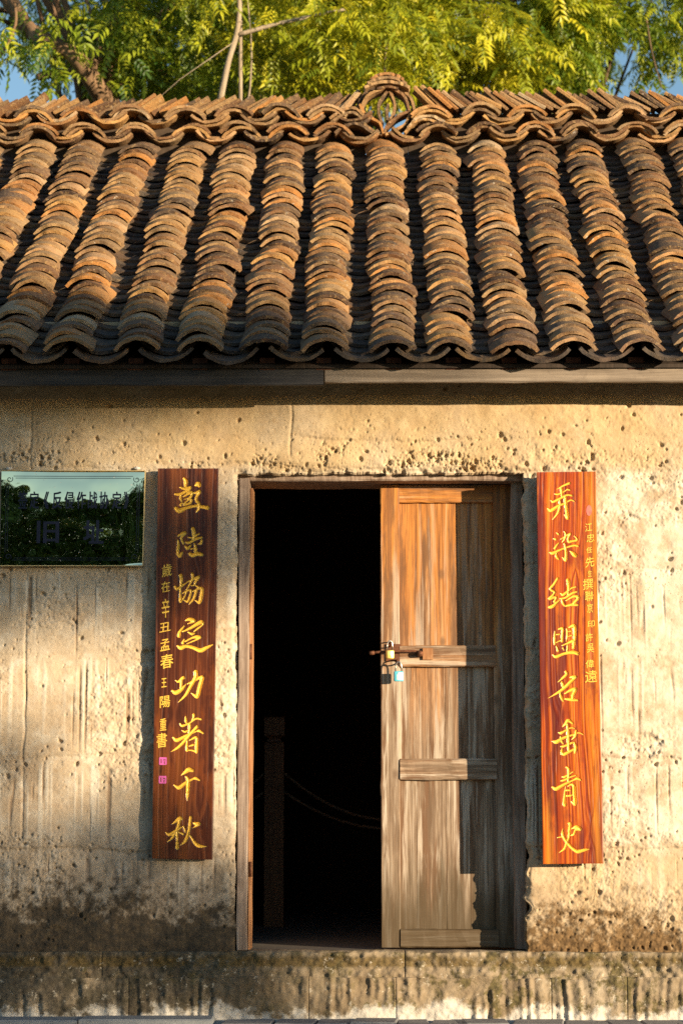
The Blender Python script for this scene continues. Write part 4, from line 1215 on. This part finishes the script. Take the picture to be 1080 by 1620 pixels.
def couplet(label, corners, chars, mat, standoff, seed, smalls, seals, thick=0.03):
    """corners: photo pixels TL TR BL BR of the face; carved V-groove letters"""
    (x0, y0), (x1, _), (x2, y3), (x3, _) = corners
    Yf = -standoff
    step = 0.62
    nu = int((x1 - x0) / step); nv = int((y3 - y0) / step)
    u = np.linspace(0, 1, nu); v = np.linspace(0, 1, nv)          # v down
    UU, VV = np.meshgrid(u, v)
    PXg = (x0 + (x1 - x0) * UU) * (1 - VV) + (x2 + (x3 - x2) * UU) * VV
    PYg = y0 + (y3 - y0) * VV
    dep = np.zeros_like(PXg); cid = np.full(PXg.shape, -1)
    sx = (x1 - x0) / (nu - 1); sy = (y3 - y0) / (nv - 1)
    for ci, (ox, oy, st) in enumerate(chars):
        for s in strokes_to_px(st, ox, oy):
            pts = smooth_line(s, 10)
            for a, b in zip(pts[:-1], pts[1:]):
                L = math.hypot(b[0] - a[0], b[1] - a[1]); m = max(1, int(L / 0.35))
                for k in range(m):
                    p = a + (b - a) * (k / m)
                    w = p[2] / 2
                    if w < 0.15: continue
                    rv = int((p[1] - y0) / sy); xl = x0 + (x2 - x0) * (p[1] - y0) / (y3 - y0); cu = int((p[0] - xl) / sx)
                    q = int(w / step) + 2
                    sl = (slice(max(rv - q, 0), rv + q + 1), slice(max(cu - q, 0), cu + q + 1))
                    if PXg[sl].size == 0: continue
                    dd = w * 1.26 + 0.15 - np.hypot(PXg[sl] - p[0], PYg[sl] - p[1])
                    better = dd > dep[sl]
                    dep[sl] = np.where(better, dd, dep[sl]); cid[sl] = np.where(better, ci, cid[sl])
    px2m = 1 / 392.0
    # grain
    xm = (UU - 0.5) * (x1 - x0) * px2m; zm = -VV * (y3 - y0) * px2m
    wav = (fbm(xm * 4, zm * 1.4, 3, seed) - 0.5) * 0.05
    for kx_, kz_, ks in ((0.03, -0.35, 0.02), (-0.04, -1.0, 0.025), (0.07, -1.45, 0.02)):
        rr2 = np.hypot((xm - kx_) * 2.2, (zm - kz_) * 0.7)
        wav = wav + 0.022 * np.exp(-(rr2 / 0.05) ** 2) * np.sign(xm - kx_)
    g = 0.55 * vn((xm + wav) * 190, zm * 1.6, seed + 2) + 0.3 * vn((xm + wav) * 60, zm * 0.9, seed + 3) + 0.15 * vn(xm * 420, zm * 7, seed + 4)
    h = (g - 0.5) * 0.0018
    gold = dep > 0.12
    h = np.where(gold, -np.minimum(dep * px2m * 1.1, 0.009), h)
    ed = np.minimum(np.minimum(UU, 1 - UU) * (x1 - x0), np.minimum(VV, 1 - VV) * (y3 - y0)) * px2m
    h -= 0.0008 * np.exp(-(ed / 0.002) ** 2)
    tl, tr, bl, br = [np.array(P(*c, Yf)) for c in corners]
    Pm = (tl[None, None] * (1 - UU[..., None]) + tr * UU[..., None]) * (1 - VV[..., None]) + (bl * (1 - UU[..., None]) + br * UU[..., None]) * VV[..., None]
    XX = Pm[::-1, :, 0]; ZZ = Pm[::-1, :, 2]; YY = Pm[::-1, :, 1] - h[::-1]
    gq = gold[::-1]; cq = cid[::-1]; gr = g[::-1]
    fg = gq[:-1, :-1] & gq[1:, 1:] & gq[:-1, 1:] & gq[1:, :-1]
    root = empty('couplet_board', (float(0.5 * (bl[0] + br[0])), Yf, float(bl[2])), label, 'board', 'pair of carved couplet boards')
    nz, nx = XX.shape
    V, F, used = heightfield(XX, YY, ZZ, None, Yf + thick)
    # drop the gold faces out of the board face
    allf = (nz - 1) * (nx - 1)
    keep = np.ones(len(F), bool); keep[:allf] = ~fg.ravel()
    grain = np.concatenate([gr.ravel(), np.full(len(V) - nz * nx, 0.5)])
    pk = add('plank', V, F[keep], mat, root, True, attrs=dict(grain=grain))
    try: pk.data.set_sharp_from_angle(angle=R(50))
    except Exception: pass
    Vb = [tuple(tl), tuple(tr), tuple(br), tuple(bl)]
    Vb = [(a, Yf + thick, c) for a, b, c in Vb]
    add('back_face', Vb, [(0, 1, 2, 3)], mat, root)
    quads = F[:allf].reshape(nz - 1, nx - 1, 4)
    for ci in range(len(chars)):
        sel = fg & (cq[:-1, :-1] == ci)
        q = quads[sel]
        if len(q) == 0: continue
        us = np.unique(q); mp = np.full(len(V), -1); mp[us] = np.arange(len(us))
        add('carved_character', V[us], mp[q], M['gold'], root, True)
    # hanging cleats to the wall
    for vv in (0.12, 0.86):
        c = np.array(tl) * (1 - vv) + np.array(bl) * vv; d = np.array(tr) * (1 - vv) + np.array(br) * vv
        V_, F_ = boxmesh(float(c[0] * 0.75 + d[0] * 0.25), float(c[0] * 0.25 + d[0] * 0.75), Yf + thick + 0.001, 0.012, float(c[2]) - 0.02, float(c[2]) + 0.02)
        add('cleat', V_, F_, M['darkwood'], root)
    for ch, px, py, w, hgt, sh in smalls:
        V_, F_ = text_mesh(ch)
        V_ = np.array(V_)
        mn = V_.min(0); mxx = V_.max(0); cxy = (mn + mxx) / 2; ext = mxx - mn
        pt = []
        for kb, (bx, by) in enumerate(((0, 0), (0.35, 0.15))):
            q = []
            for a in V_:
                uu = (a[0] - cxy[0]) / ext[0] * w; ww = (a[1] - cxy[1]) / ext[1] * hgt
                q.append(tuple(P(px + uu + bx, py - ww - sh * uu + by, Yf - 0.0016 - 0.0002 * kb)))
            pt.append((q, F_))
        q, F_ = merge(pt)
        add('small_character', q, F_, M['gold'], root)
    for kind, px, py, w, hgt, mk in seals:
        n = 28
        V_ = []
        for i in range(n):
            a = 2 * math.pi * i / n
            e = 0.18 if kind == 'sq' else 1.0
            ca, sa = math.cos(a), math.sin(a)
            V_.append(tuple(P(px + math.copysign(abs(ca) ** e, ca) * w / 2, py + math.copysign(abs(sa) ** e, sa) * hgt / 2, Yf - 0.0013)))
        V_.append(tuple(P(px, py, Yf - 0.0013)))
        F_ = [(i, n, (i + 1) % n) for i in range(n)]
        add('seal_print', V_, F_, M[mk], root)
        # cut marks of the seal
        if kind == 'sq':
            for dx, dy, ww, hh in ((-w * .22, 0, w * .12, hgt * .6), (w * .2, -hgt * .15, w * .3, hgt * .14), (w * .2, hgt * .2, w * .12, hgt * .35)):
                a = P(px + dx - ww / 2, py + dy - hh / 2, Yf - 0.0017); b = P(px + dx + ww / 2, py + dy + hh / 2, Yf - 0.0017)
                add('seal_line', [(a.x, a.y, a.z), (a.x, a.y, b.z), (b.x, a.y, b.z), (b.x, a.y, a.z)], [(0, 1, 2, 3)], mat if False else M['ink'] if False else M['rust'], root)
    return root
SM_L = [('歲', 264, 902, 15, 20, 0.2), ('在', 262, 928, 13, 17, 0.2), ('辛', 262, 962, 12, 30, 0.2), ('丑', 261, 992, 17, 14, 0.2), ('孟', 261, 1020, 15, 18, 0.2), ('春', 264, 1046, 20, 22, 0.2),
        ('王', 259.5, 1080, 8, 14, 0.15), ('陽', 261, 1110, 16, 18, 0.15), ('重', 258, 1146, 10, 19, 0.1), ('書', 256, 1171, 16, 23, 0.15)]
SM_R = [('江', 930, 834, 11, 13, 0.15), ('忠', 933, 851, 12, 13, 0.15), ('任', 931, 870, 9, 9, 0.15), ('先', 932, 889, 14, 16, 0.2), ('生', 932, 907, 6, 10, 0.1), ('撰', 929, 924, 16, 17, 0.1),
        ('聯', 931, 943, 13, 16, 0.1), ('京', 932, 962, 9, 15, 0.1), ('印', 934, 987, 11, 11, 0.1), ('許', 931, 1008, 11, 13, 0.1), ('吳', 933, 1025, 11, 14, 0.1), ('偉', 932, 1050, 13, 13, 0.1), ('遠', 934, 1070, 19, 19, 0.1)]
couplet('dark red-brown carved board with gold characters beside the brass plaque', [(250, 741), (345.5, 741), (240.5, 1358), (336, 1360)], CH_L, M['board_dark'], 0.052, 31, SM_L,
        [('sq', 258, 1204, 12, 12, 'pink'), ('sq', 257.5, 1233.5, 12, 12, 'pink')])
couplet('bright orange-red carved board with gold characters beside the closed door leaf', [(848.5, 747), (941.5, 746), (858.5, 1367), (954, 1366)], CH_R, M['board_red'], 0.086, 57, SM_R,
        [('rd', 931, 807.5, 9, 17, 'rose')])

# ------------------------------------------------------------------ brass plaque
def plaque():
    TL, TR, BL, BR = [np.array(P(a, b, -0.028)) for a, b in ((3, 744.5), (230, 745), (0, 895), (226, 895))]
    root = empty('brass_plaque', (float((BL[0] + BR[0]) / 2), -0.02, float(BL[2])), 'mirror polished brass plaque with dark blue lettering on the wall', 'plaque')
    nu, nv = 90, 60
    U, W = np.meshgrid(np.linspace(0, 1, nu), np.linspace(0, 1, nv))   # W up
    Pm = (BL * (1 - U[..., None]) + BR * U[..., None]) * (1 - W[..., None]) + (TL * (1 - U[..., None]) + TR * U[..., None]) * W[..., None]
    # hammered-flat sheet: slightly pillowed towards its upper edge, faint ripples
    h = -0.0075 * np.clip((W - 0.58 - 0.16 * (2 * U - 1.15) ** 2) / 0.42, 0, 1) ** 2
    h += -0.004 * np.clip((U - 0.82) / 0.18, 0, 1) ** 2 * (W > 0)
    h += (fbm(U * 5, W * 4, 2, 3) - 0.5) * 0.0022 + (fbm(U * 13, W * 8, 2, 5) - 0.5) * 0.0004
    V, F, used = heightfield(Pm[..., 0], Pm[..., 1] - h, Pm[..., 2], None, -0.013)
    nf = (nu - 1) * (nv - 1)
    add('sheet', V, F[:nf], M['brass'], root, True)
    add('rim', V, F[nf:], M['brassedge'], root)
    for a_, b_, w_ in ((TR, BR, 0.0038), (BL, BR, 0.003), (TL, TR, 0.0026)):
        d_ = (b_ - a_) / np.linalg.norm(b_ - a_); n_ = np.array([-d_[2], 0, d_[0]]) * w_ * 0.5
        c4 = [a_ - n_, a_ + n_, b_ + n_, b_ - n_]
        Vt = [(p[0], -0.0325, p[2]) for p in c4] + [(p[0], -0.013, p[2]) for p in c4]
        add('edge_trim', Vt, [(0, 1, 2, 3), (7, 6, 5, 4), (0, 4, 5, 1), (1, 5, 6, 2), (2, 6, 7, 3), (3, 7, 4, 0)], M['brassedge'], root)
    Vb, Fb = boxmesh(float(BL[0]) + 0.006, float(BR[0]) - 0.006, -0.0125, 0.014, float(BL[2]) + 0.006, float(TL[2]) - 0.006)
    add('backing', Vb, Fb, M['darkwood'], root)
    def surf(u, w):
        i = u * (nu - 1); j = w * (nv - 1)
        i0 = int(min(max(i, 0), nu - 2)); j0 = int(min(max(j, 0), nv - 2)); fi, fj = i - i0, j - j0
        hh = h[j0, i0] * (1 - fi) * (1 - fj) + h[j0, i0 + 1] * fi * (1 - fj) + h[j0 + 1, i0] * (1 - fi) * fj + h[j0 + 1, i0 + 1] * fi * fj
        p = (BL * (1 - u) + BR * u) * (1 - w) + (TL * (1 - u) + TR * u) * w
        return (p[0], p[1] - hh - 0.0012, p[2])
    def uv(px, py): return ((px - 2) / 226.0, (895 - py) / 150.5)
    def glyph(ch, px, py, w, hgt, bold):
        V_, F_ = text_mesh(ch); V_ = np.array(V_)
        mn = V_.min(0); mx = V_.max(0); c = (mn + mx) / 2; e = mx - mn
        parts = []
        for k, (bx, by) in enumerate(((0, 0), (bold, 0), (0, bold * 0.6), (bold, bold * 0.6))):
            q = []
            for a in V_:
                x = px + (a[0] - c[0]) / e[0] * w + bx; y = py - (a[1] - c[1]) / e[1] * hgt + by
                s = surf(*uv(x, y)); q.append((s[0], s[1] - 0.0002 * k, s[2]))
            parts.append((q, F_))
        V2, F2 = merge(parts)
        add('letter', V2, F2, M['ink'], root)
    xs_ = [36, 54, 73, 90, 109, 128, 146, 164, 184, 199]
    for ch, x in zip('签定《反侵作战协定》', xs_): glyph(ch, x, 791, 7 if ch in '《》' else 14, 27, 0.9)
    glyph('旧', 76, 841, 33, 34, 2.4); glyph('址', 148, 841, 30, 36, 2.2)
    # border lines with notched corners
    def line(pts, w):
        pts2 = []
        for a, b in zip(pts[:-1], pts[1:]):
            for k in range(12): pts2.append((a[0] + (b[0] - a[0]) * k / 12, a[1] + (b[1] - a[1]) * k / 12))
        pts2.append(pts[-1])
        V_ = []; F_ = []
        for i, p in enumerate(pts2):
            a = pts2[max(i - 1, 0)]; b = pts2[min(i + 1, len(pts2) - 1)]
            tx, ty = b[0] - a[0], b[1] - a[1]; L = math.hypot(tx, ty) or 1
            for s in (-1, 1): V_.append(surf(*uv(p[0] - ty / L * w * s, p[1] + tx / L * w * s)))
        for i in range(len(pts2) - 1): F_.append((2 * i, 2 * i + 1, 2 * i + 3, 2 * i + 2))
        return V_, F_
    for m_ in (0, 3.2):
        a, b, c, d = 10 + m_, 220 - m_, 753 + m_, 886 - m_
        parts = [line([(a + 11, c), (b - 11, c)], 0.35), line([(a + 11, d), (b - 11, d)], 0.35), line([(a, c + 11), (a, d - 11)], 0.35), line([(b, c + 11), (b, d - 11)], 0.35)]
        V_, F_ = merge(parts); add('border_line', V_, F_, M['ink'], root)
    for cx, cy, sx, sy in ((15, 758, 1, 1), (215, 758, -1, 1), (15, 881, 1, -1), (215, 881, -1, -1)):
        pts = [(cx + sx * (5.0 * math.cos(t) * (1 - t / 9)), cy + sy * (5.0 * math.sin(t) * (1 - t / 9))) for t in np.linspace(-0.6, 6.2, 14)]
        V_, F_ = line(pts, 0.5); add('corner_scroll', V_, F_, M['ink'], root)
    for px in (15, 217):
        c = P(px, 741, -0.012)
        rj = np.random.default_rng(px)
        V_ = []; F_ = []
        for j in range(5):
            for i in range(9):
                a = 2 * math.pi * i / 9; b = math.pi * j / 4
                rad = 0.013 * (1 + 0.25 * rj.normal())
                V_.append((c.x + rad * math.sin(b) * math.cos(a), c.y - 0.008 * math.cos(b), c.z + 0.7 * rad * math.sin(b) * math.sin(a)))
        for j in range(4):
            for i in range(9): F_.append((j * 9 + i, j * 9 + (i + 1) % 9, (j + 1) * 9 + (i + 1) % 9, (j + 1) * 9 + i))
        add('mortar_dab', V_, F_, M['screw'], root, True)
plaque()

# ------------------------------------------------------------------ trees
def leaf_template(nl, L, lw, ll, droop, seed):
    r_ = np.random.default_rng(seed)
    V = []; F = []
    def leaflet(b, d, side):
        d = d / np.linalg.norm(d); up = np.array([0, 0, 1.0]); s = np.cross(d, up); s /= (np.linalg.norm(s) + 1e-9); n = np.cross(s, d)
        o = len(V)
        l = ll * (0.8 + 0.35 * r_.random())
        V.extend([b, b + d * l * 0.42 + s * lw + n * lw * 0.35, b + d * l - up * l * 0.18, b + d * l * 0.42 - s * lw + n * lw * 0.35, b + d * l * 0.5])
        F.extend([(o, o + 1, o + 2, o + 4), (o, o + 4, o + 2, o + 3)])
    for i in range(nl):
        t = 0.22 + 0.78 * i / (nl - 1)
        b = np.array([L * t, 0, -droop * t * t])
        for sd_ in (-1, 1):
            leaflet(b, np.array([0.55, sd_ * 0.8, -0.28 - 0.2 * r_.random()]), sd_)
    leaflet(np.array([L, 0, -droop]), np.array([0.9, 0, -0.55]), 0)
    return np.array(V), np.array(F)
TEMPL = [leaf_template(5, 0.30, 0.021, 0.135, 0.08, 1), leaf_template(4, 0.24, 0.024, 0.15, 0.10, 2), leaf_template(6, 0.34, 0.019, 0.12, 0.12, 3)]
def foliage(pts, scale, seed, outward=None):
    r_ = np.random.default_rng(seed)
    VV = []; FF = []; RR = []; off = 0
    which = r_.integers(len(TEMPL), size=len(pts))
    for k, (tv, tf) in enumerate(TEMPL):
        p = pts[which == k]
        if len(p) == 0: continue
        n = len(p)
        yaw = r_.uniform(0, 2 * math.pi, n); pit = r_.normal(0.35, 0.45, n); rol = r_.normal(0, 0.5, n)
        cy, sy, cp, sp, cr, sr = np.cos(yaw), np.sin(yaw), np.cos(pit), np.sin(pit), np.cos(rol), np.sin(rol)
        Z0 = np.zeros(n); O = np.ones(n)
        Rz = np.stack([np.stack([cy, -sy, Z0], -1), np.stack([sy, cy, Z0], -1), np.stack([Z0, Z0, O], -1)], 1)
        Ry = np.stack([np.stack([cp, Z0, sp], -1), np.stack([Z0, O, Z0], -1), np.stack([-sp, Z0, cp], -1)], 1)
        Rx = np.stack([np.stack([O, Z0, Z0], -1), np.stack([Z0, cr, -sr], -1), np.stack([Z0, sr, cr], -1)], 1)
        Rm = Rz @ Ry @ Rx
        sc = scale * r_.uniform(0.6, 1.4, n)
        v = np.einsum('nij,vj->nvi', Rm, tv) * sc[:, None, None] + p[:, None, :]
        f = tf[None] + (np.arange(n) * len(tv))[:, None, None] + off
        VV.append(v.reshape(-1, 3)); FF.append(f.reshape(-1, 4)); RR.append(np.repeat(np.clip(r_.normal(0.5, 0.36, n), 0, 1), len(tv)))
        off += n * len(tv)
    return np.concatenate(VV), np.concatenate(FF), np.concatenate(RR)
def vn3(p, s, seed):
    return (fbm(p[:, 0] * s, p[:, 2] * s, 2, seed) + fbm(p[:, 1] * s, p[:, 2] * s + 5, 2, seed + 9) + fbm(p[:, 0] * s + 3, p[:, 1] * s, 2, seed + 5)) / 3
def crown_pts(n, c, rad, seed, thr=0.5, s=1.5):
    r_ = np.random.default_rng(seed)
    p = r_.uniform(-1, 1, (n * 6, 3))
    d = np.linalg.norm(p, axis=1)
    p = p[(d < 1) & (r_.random(len(d)) < 0.25 + 0.75 * d)]
    p = p * np.array(rad) + np.array(c)
    p = p[vn3(p, s, seed) > thr]
    return p[:n]
def limbs(base, top, r0, crown_c, crown_r, n, seed, extra=()):
    r_ = np.random.default_rng(seed)
    base = Vector(base); top = Vector(top)
    mid = base.lerp(top, 0.5) + Vector((r_.normal(0, 0.12), r_.normal(0, 0.12), 0))
    parts = [tube(smooth_line([base - Vector((0, 0, 0.1)), base.lerp(mid, 0.5), mid, top], 4), list(np.linspace(r0 * 1.25, r0 * 0.55, 13)), 10)]
    for i in range(n):
        a = base.lerp(top, 0.45 + 0.55 * r_.random())
        d = r_.normal(0, 1, 3); d /= np.linalg.norm(d); d[2] = abs(d[2]) * 0.7
        e = Vector(np.array(crown_c) + d * np.array(crown_r) * (0.55 + 0.4 * r_.random()))
        m1 = a.lerp(e, 0.45) + Vector((r_.normal(0, 0.15), r_.normal(0, 0.15), 0.12))
        rr_ = r0 * (0.22 + 0.25 * r_.random())
        parts.append(tube(smooth_line([a, m1, e], 5), list(np.linspace(rr_, rr_ * 0.18, 11)), 7))
        for _ in range(3):
            t = 0.35 + 0.6 * r_.random(); s0 = a.lerp(e, t) if t > .5 else m1
            e2 = s0 + Vector((r_.normal(0, 0.45), r_.normal(0, 0.45), r_.normal(0.1, 0.3)))
            parts.append(tube([s0, s0.lerp(e2, 0.5) + Vector((0, 0, 0.04)), e2], [rr_ * 0.3, rr_ * 0.2, rr_ * 0.08], 5))
    for pts, ra, rb in extra:
        parts.append(tube(smooth_line(pts, 5), list(np.linspace(ra, rb, (len(pts) - 1) * 5 + 1)), 8))
    return merge(parts)
def tree(name, label, base, top, r0, crowns, leafmat, barkmat, seed, scale=1.0, nl=8, extra=(), group=None, pts=None):
    root = empty(name, base, label, 'tree', group)
    c0, rad0 = crowns[0][0], crowns[0][1]
    V, F = limbs(base, top, r0, c0, rad0, nl, seed, extra)
    add('trunk', V, F, M[barkmat], root, True)
    if pts is None:
        pts = np.concatenate([crown_pts(n, c, rad, seed + 7 * i, thr, s) for i, (c, rad, n, thr, s) in enumerate(crowns)])
    V, F, rn = foliage(pts, scale, seed + 3)
    o = add('crown', V, F, M[leafmat], root, False, attrs=dict(rnd=rn))
    return root
GB = 'trees behind the house'
def L(*pp): return [tuple(P(a, b, c)) for a, b, c in pp]
def at(px, py, Y): p = P(px, py, Y); return (p.x, p.y, p.z)
# thick forked tree on the left
tree('leafy_tree', 'old leafy tree with a thick forked brown trunk behind the roof ridge', (PX(165, 7, 200), 7.0, -0.06), at(150, 70, 7.0), 0.17,
     [(at(150, -90, 7.0), (1.5, 1.3, 1.15), 2083, 0.545, 1.7), (at(30, 90, 6.0), (0.4, 0.4, 0.22), 192, 0.52, 2.4), (at(110, 70, 6.0), (0.75, 0.3, 0.32), 70, 0.5, 3.0), (at(300, 60, 6.6), (0.8, 0.7, 0.45), 504, 0.52, 2.4)], 'leaf_g', 'barkmid', 401, 0.52, 9,
     [(L((185, 190, 6.5), (140, 118, 6.15), (112, 84, 6.1), (70, 70, 6.15), (35, 25, 6.4), (0, -40, 6.5)), 0.075, 0.035), (L((140, 118, 6.15), (160, 74, 6.5), (205, 30, 6.5), (230, -40, 6.5)), 0.045, 0.03), (L((148, 150, 7), (140, 95, 7), (165, 45, 6.9), (215, -20, 6.9), (250, -120, 7)), 0.13, 0.06), (L((142, 120, 7), (95, 80, 6.8), (45, 45, 6.7), (-10, -30, 6.7)), 0.10, 0.04),
      (L((60, 122, 6.5), (120, 112, 6.6), (200, 110, 6.7), (275, 116, 6.6)), 0.03, 0.02), (L((160, 130, 6.4), (158, 70, 6.4), (140, 10, 6.4), (120, -40, 6.4)), 0.018, 0.012), (L((0, 90, 6.3), (25, 40, 6.3), (22, -10, 6.3)), 0.014, 0.008)], GB)
# slim pale tree
tree('slim_tree', 'slim young tree with pale bare stems behind the roof ridge', (PX(345, 5.6, 300), 5.6, -0.06), at(380, -60, 5.6), 0.022,
     [(at(470, -60, 5.8), (0.9, 0.7, 0.75), 672, 0.5, 1.8), (at(540, 70, 6.0), (0.8, 0.5, 0.32), 369, 0.5, 2.2)], 'leaf_y', 'barkpale', 431, 0.5, 1,
     [(L((348, 160, 5.6), (362, 95, 5.6), (376, 45, 5.6), (380, -30, 5.6)), 0.022, 0.017), (L((376, 55, 5.6), (430, 40, 5.6), (500, 24, 5.6), (548, 14, 5.6)), 0.016, 0.009),
      (L((608, 130, 6.0), (609, 95, 6.0), (612, 60, 6.0)), 0.012, 0.008)], GB)
tree('bushy_tree', 'bright yellow-green bushy tree behind the ridge flower', (PX(680, 7.4, 200), 7.4, -0.06), at(690, 0, 7.4), 0.10,
     [(at(690, -60, 7.4), (1.35, 1.1, 1.0), 2083, 0.525, 1.9), (at(700, 80, 6.8), (0.75, 0.6, 0.36), 638, 0.46, 2.0), (at(560, 60, 7.0), (0.7, 0.6, 0.4), 470, 0.48, 2.0)], 'leaf_y', 'bark', 461, 0.55, 7, (), GB)
tree('airy_tree', 'airy green tree with drooping twigs at the sky gap', (PX(930, 8.4, 200), 8.4, -0.06), at(900, -40, 8.4), 0.10,
     [(at(900, -40, 8.4), (1.35, 1.1, 0.92), 1881, 0.525, 1.9), (at(870, 70, 7.6), (0.72, 0.6, 0.36), 571, 0.47, 2.0), (at(1060, -20, 8.0), (0.7, 0.5, 0.42), 403, 0.52, 2.4)], 'leaf_g', 'bark', 491, 0.52, 7,
     [(L((740, 40, 7.6), (790, 100, 7.6), (832, 142, 7.6)), 0.010, 0.006), (L((1020, 20, 7.6), (1030, 80, 7.6), (1046, 140, 7.6)), 0.008, 0.004), (L((830, -20, 8), (845, 30, 8), (850, 60, 8)), 0.012, 0.008)], GB)
tree('shade_tree', 'dark green tree standing farther back between its neighbours', (PX(450, 13, 200), 13.0, -0.06), at(450, 0, 13), 0.2,
     [(at(400, 10, 13), (2.6, 1.6, 1.3), 2352, 0.55, 1.4), (at(700, 30, 13), (1.8, 1.4, 1.1), 1411, 0.55, 1.4)], 'leaf_g', 'bark', 521, 0.75, 8, (), GB)

# trees across the yard (seen mirrored in the plaque)
GF = 'trees across the yard'
fr_specs = [(-10.5, -27, 9.2, 2.9, 'dense dark tree across the yard, farthest along the row from the sun'), (-7.2, -25.5, 8.2, 2.7, 'dense dark tree across the yard, second of the row'),
            (-4.4, -27, 7.1, 2.5, 'low dark tree across the yard, in the dip of the row'), (-1.6, -26, 7.9, 2.6, 'dense dark tree across the yard, fourth of the row'), (1.6, -27.5, 9.6, 2.8, 'tall dark tree across the yard, near the open sunny side')]
for i, (x, y_, h_, rad, lab) in enumerate(fr_specs):
    tree('yard_tree', lab, (x, y_, -0.06), (x, y_, h_ * 0.6), 0.14, [((x, y_, h_ * 0.52), (rad, rad, h_ * 0.48), 1500, 0.36, 0.8)], 'leaf_d', 'bark', 600 + 20 * i, 2.1, 8, (), GF)

# trees towards the sun, whose thin crowns shade the left of the front
def to_sun(x, z, t):
    s = SUN / math.hypot(SUN.x, SUN.y)
    return (x + s.x * t, s.y * t, z + s.z * t)
r_ = np.random.default_rng(41)
ptsA = []
while len(ptsA) < 1050:
    x = r_.uniform(-4.6, 0.3); z = r_.uniform(1.55, 3.15)
    e = ((x + 2.5) / 2.6) ** 2 + ((z - 2.38) / 0.80) ** 2
    if e > 1.0 + 0.35 * (r_.random() - 0.5): continue
    if fbm(np.array(x * 2.1), np.array(z * 2.6), 3, 15) < 0.40: continue
    if 2.2 < z < 2.58 and x > -1.15: continue
    ptsA.append(to_sun(x, z, r_.uniform(26, 29.5)))
while len(ptsA) < 1700:
    x = r_.normal(-1.55, 0.55); z = r_.normal(2.74, 0.16)
    if x > -0.45 or z > 3.02 or z < 2.6: continue
    ptsA.append(to_sun(x, z, r_.uniform(26, 29.5)))
ba = to_sun(-2.6, 0, 27.8)
tree('thin_tree', 'thin crowned tree on the sunny side of the yard', (ba[0], ba[1], -0.06), to_sun(-2.6, 2.3, 27.8), 0.13, [(to_sun(-2.5, 2.4, 27.8), (1.2, 1.2, 0.7), 1, 0, 1)], 'leaf_g', 'bark', 801, 0.62, 8, (), None, np.array(ptsA))
ptsB = []
while len(ptsB) < 1250:
    x = r_.uniform(-4.2, -0.25); z = r_.uniform(-1.3, 1.3)
    e = ((x + 2.2) / 2.1) ** 2 + ((z - 0.0) / 1.25) ** 2
    if e > 1.0 + 0.4 * (r_.random() - 0.5): continue
    if fbm(np.array(x * 2.3), np.array(z * 2.3), 3, 25) < 0.38: continue
    ptsB.append(to_sun(x, z, r_.uniform(19, 21.5)))
bb = to_sun(-2.4, 0, 20.2)
tree('low_tree', 'low spreading tree on the sunny side of the yard', (bb[0], bb[1], -0.06), to_sun(-2.4, 0.2, 20.2), 0.10, [(to_sun(-2.3, 0.2, 20.2), (1.0, 1.0, 0.7), 1, 0, 1)], 'leaf_g', 'bark', 821, 0.62, 7, (), None, np.array(ptsB))
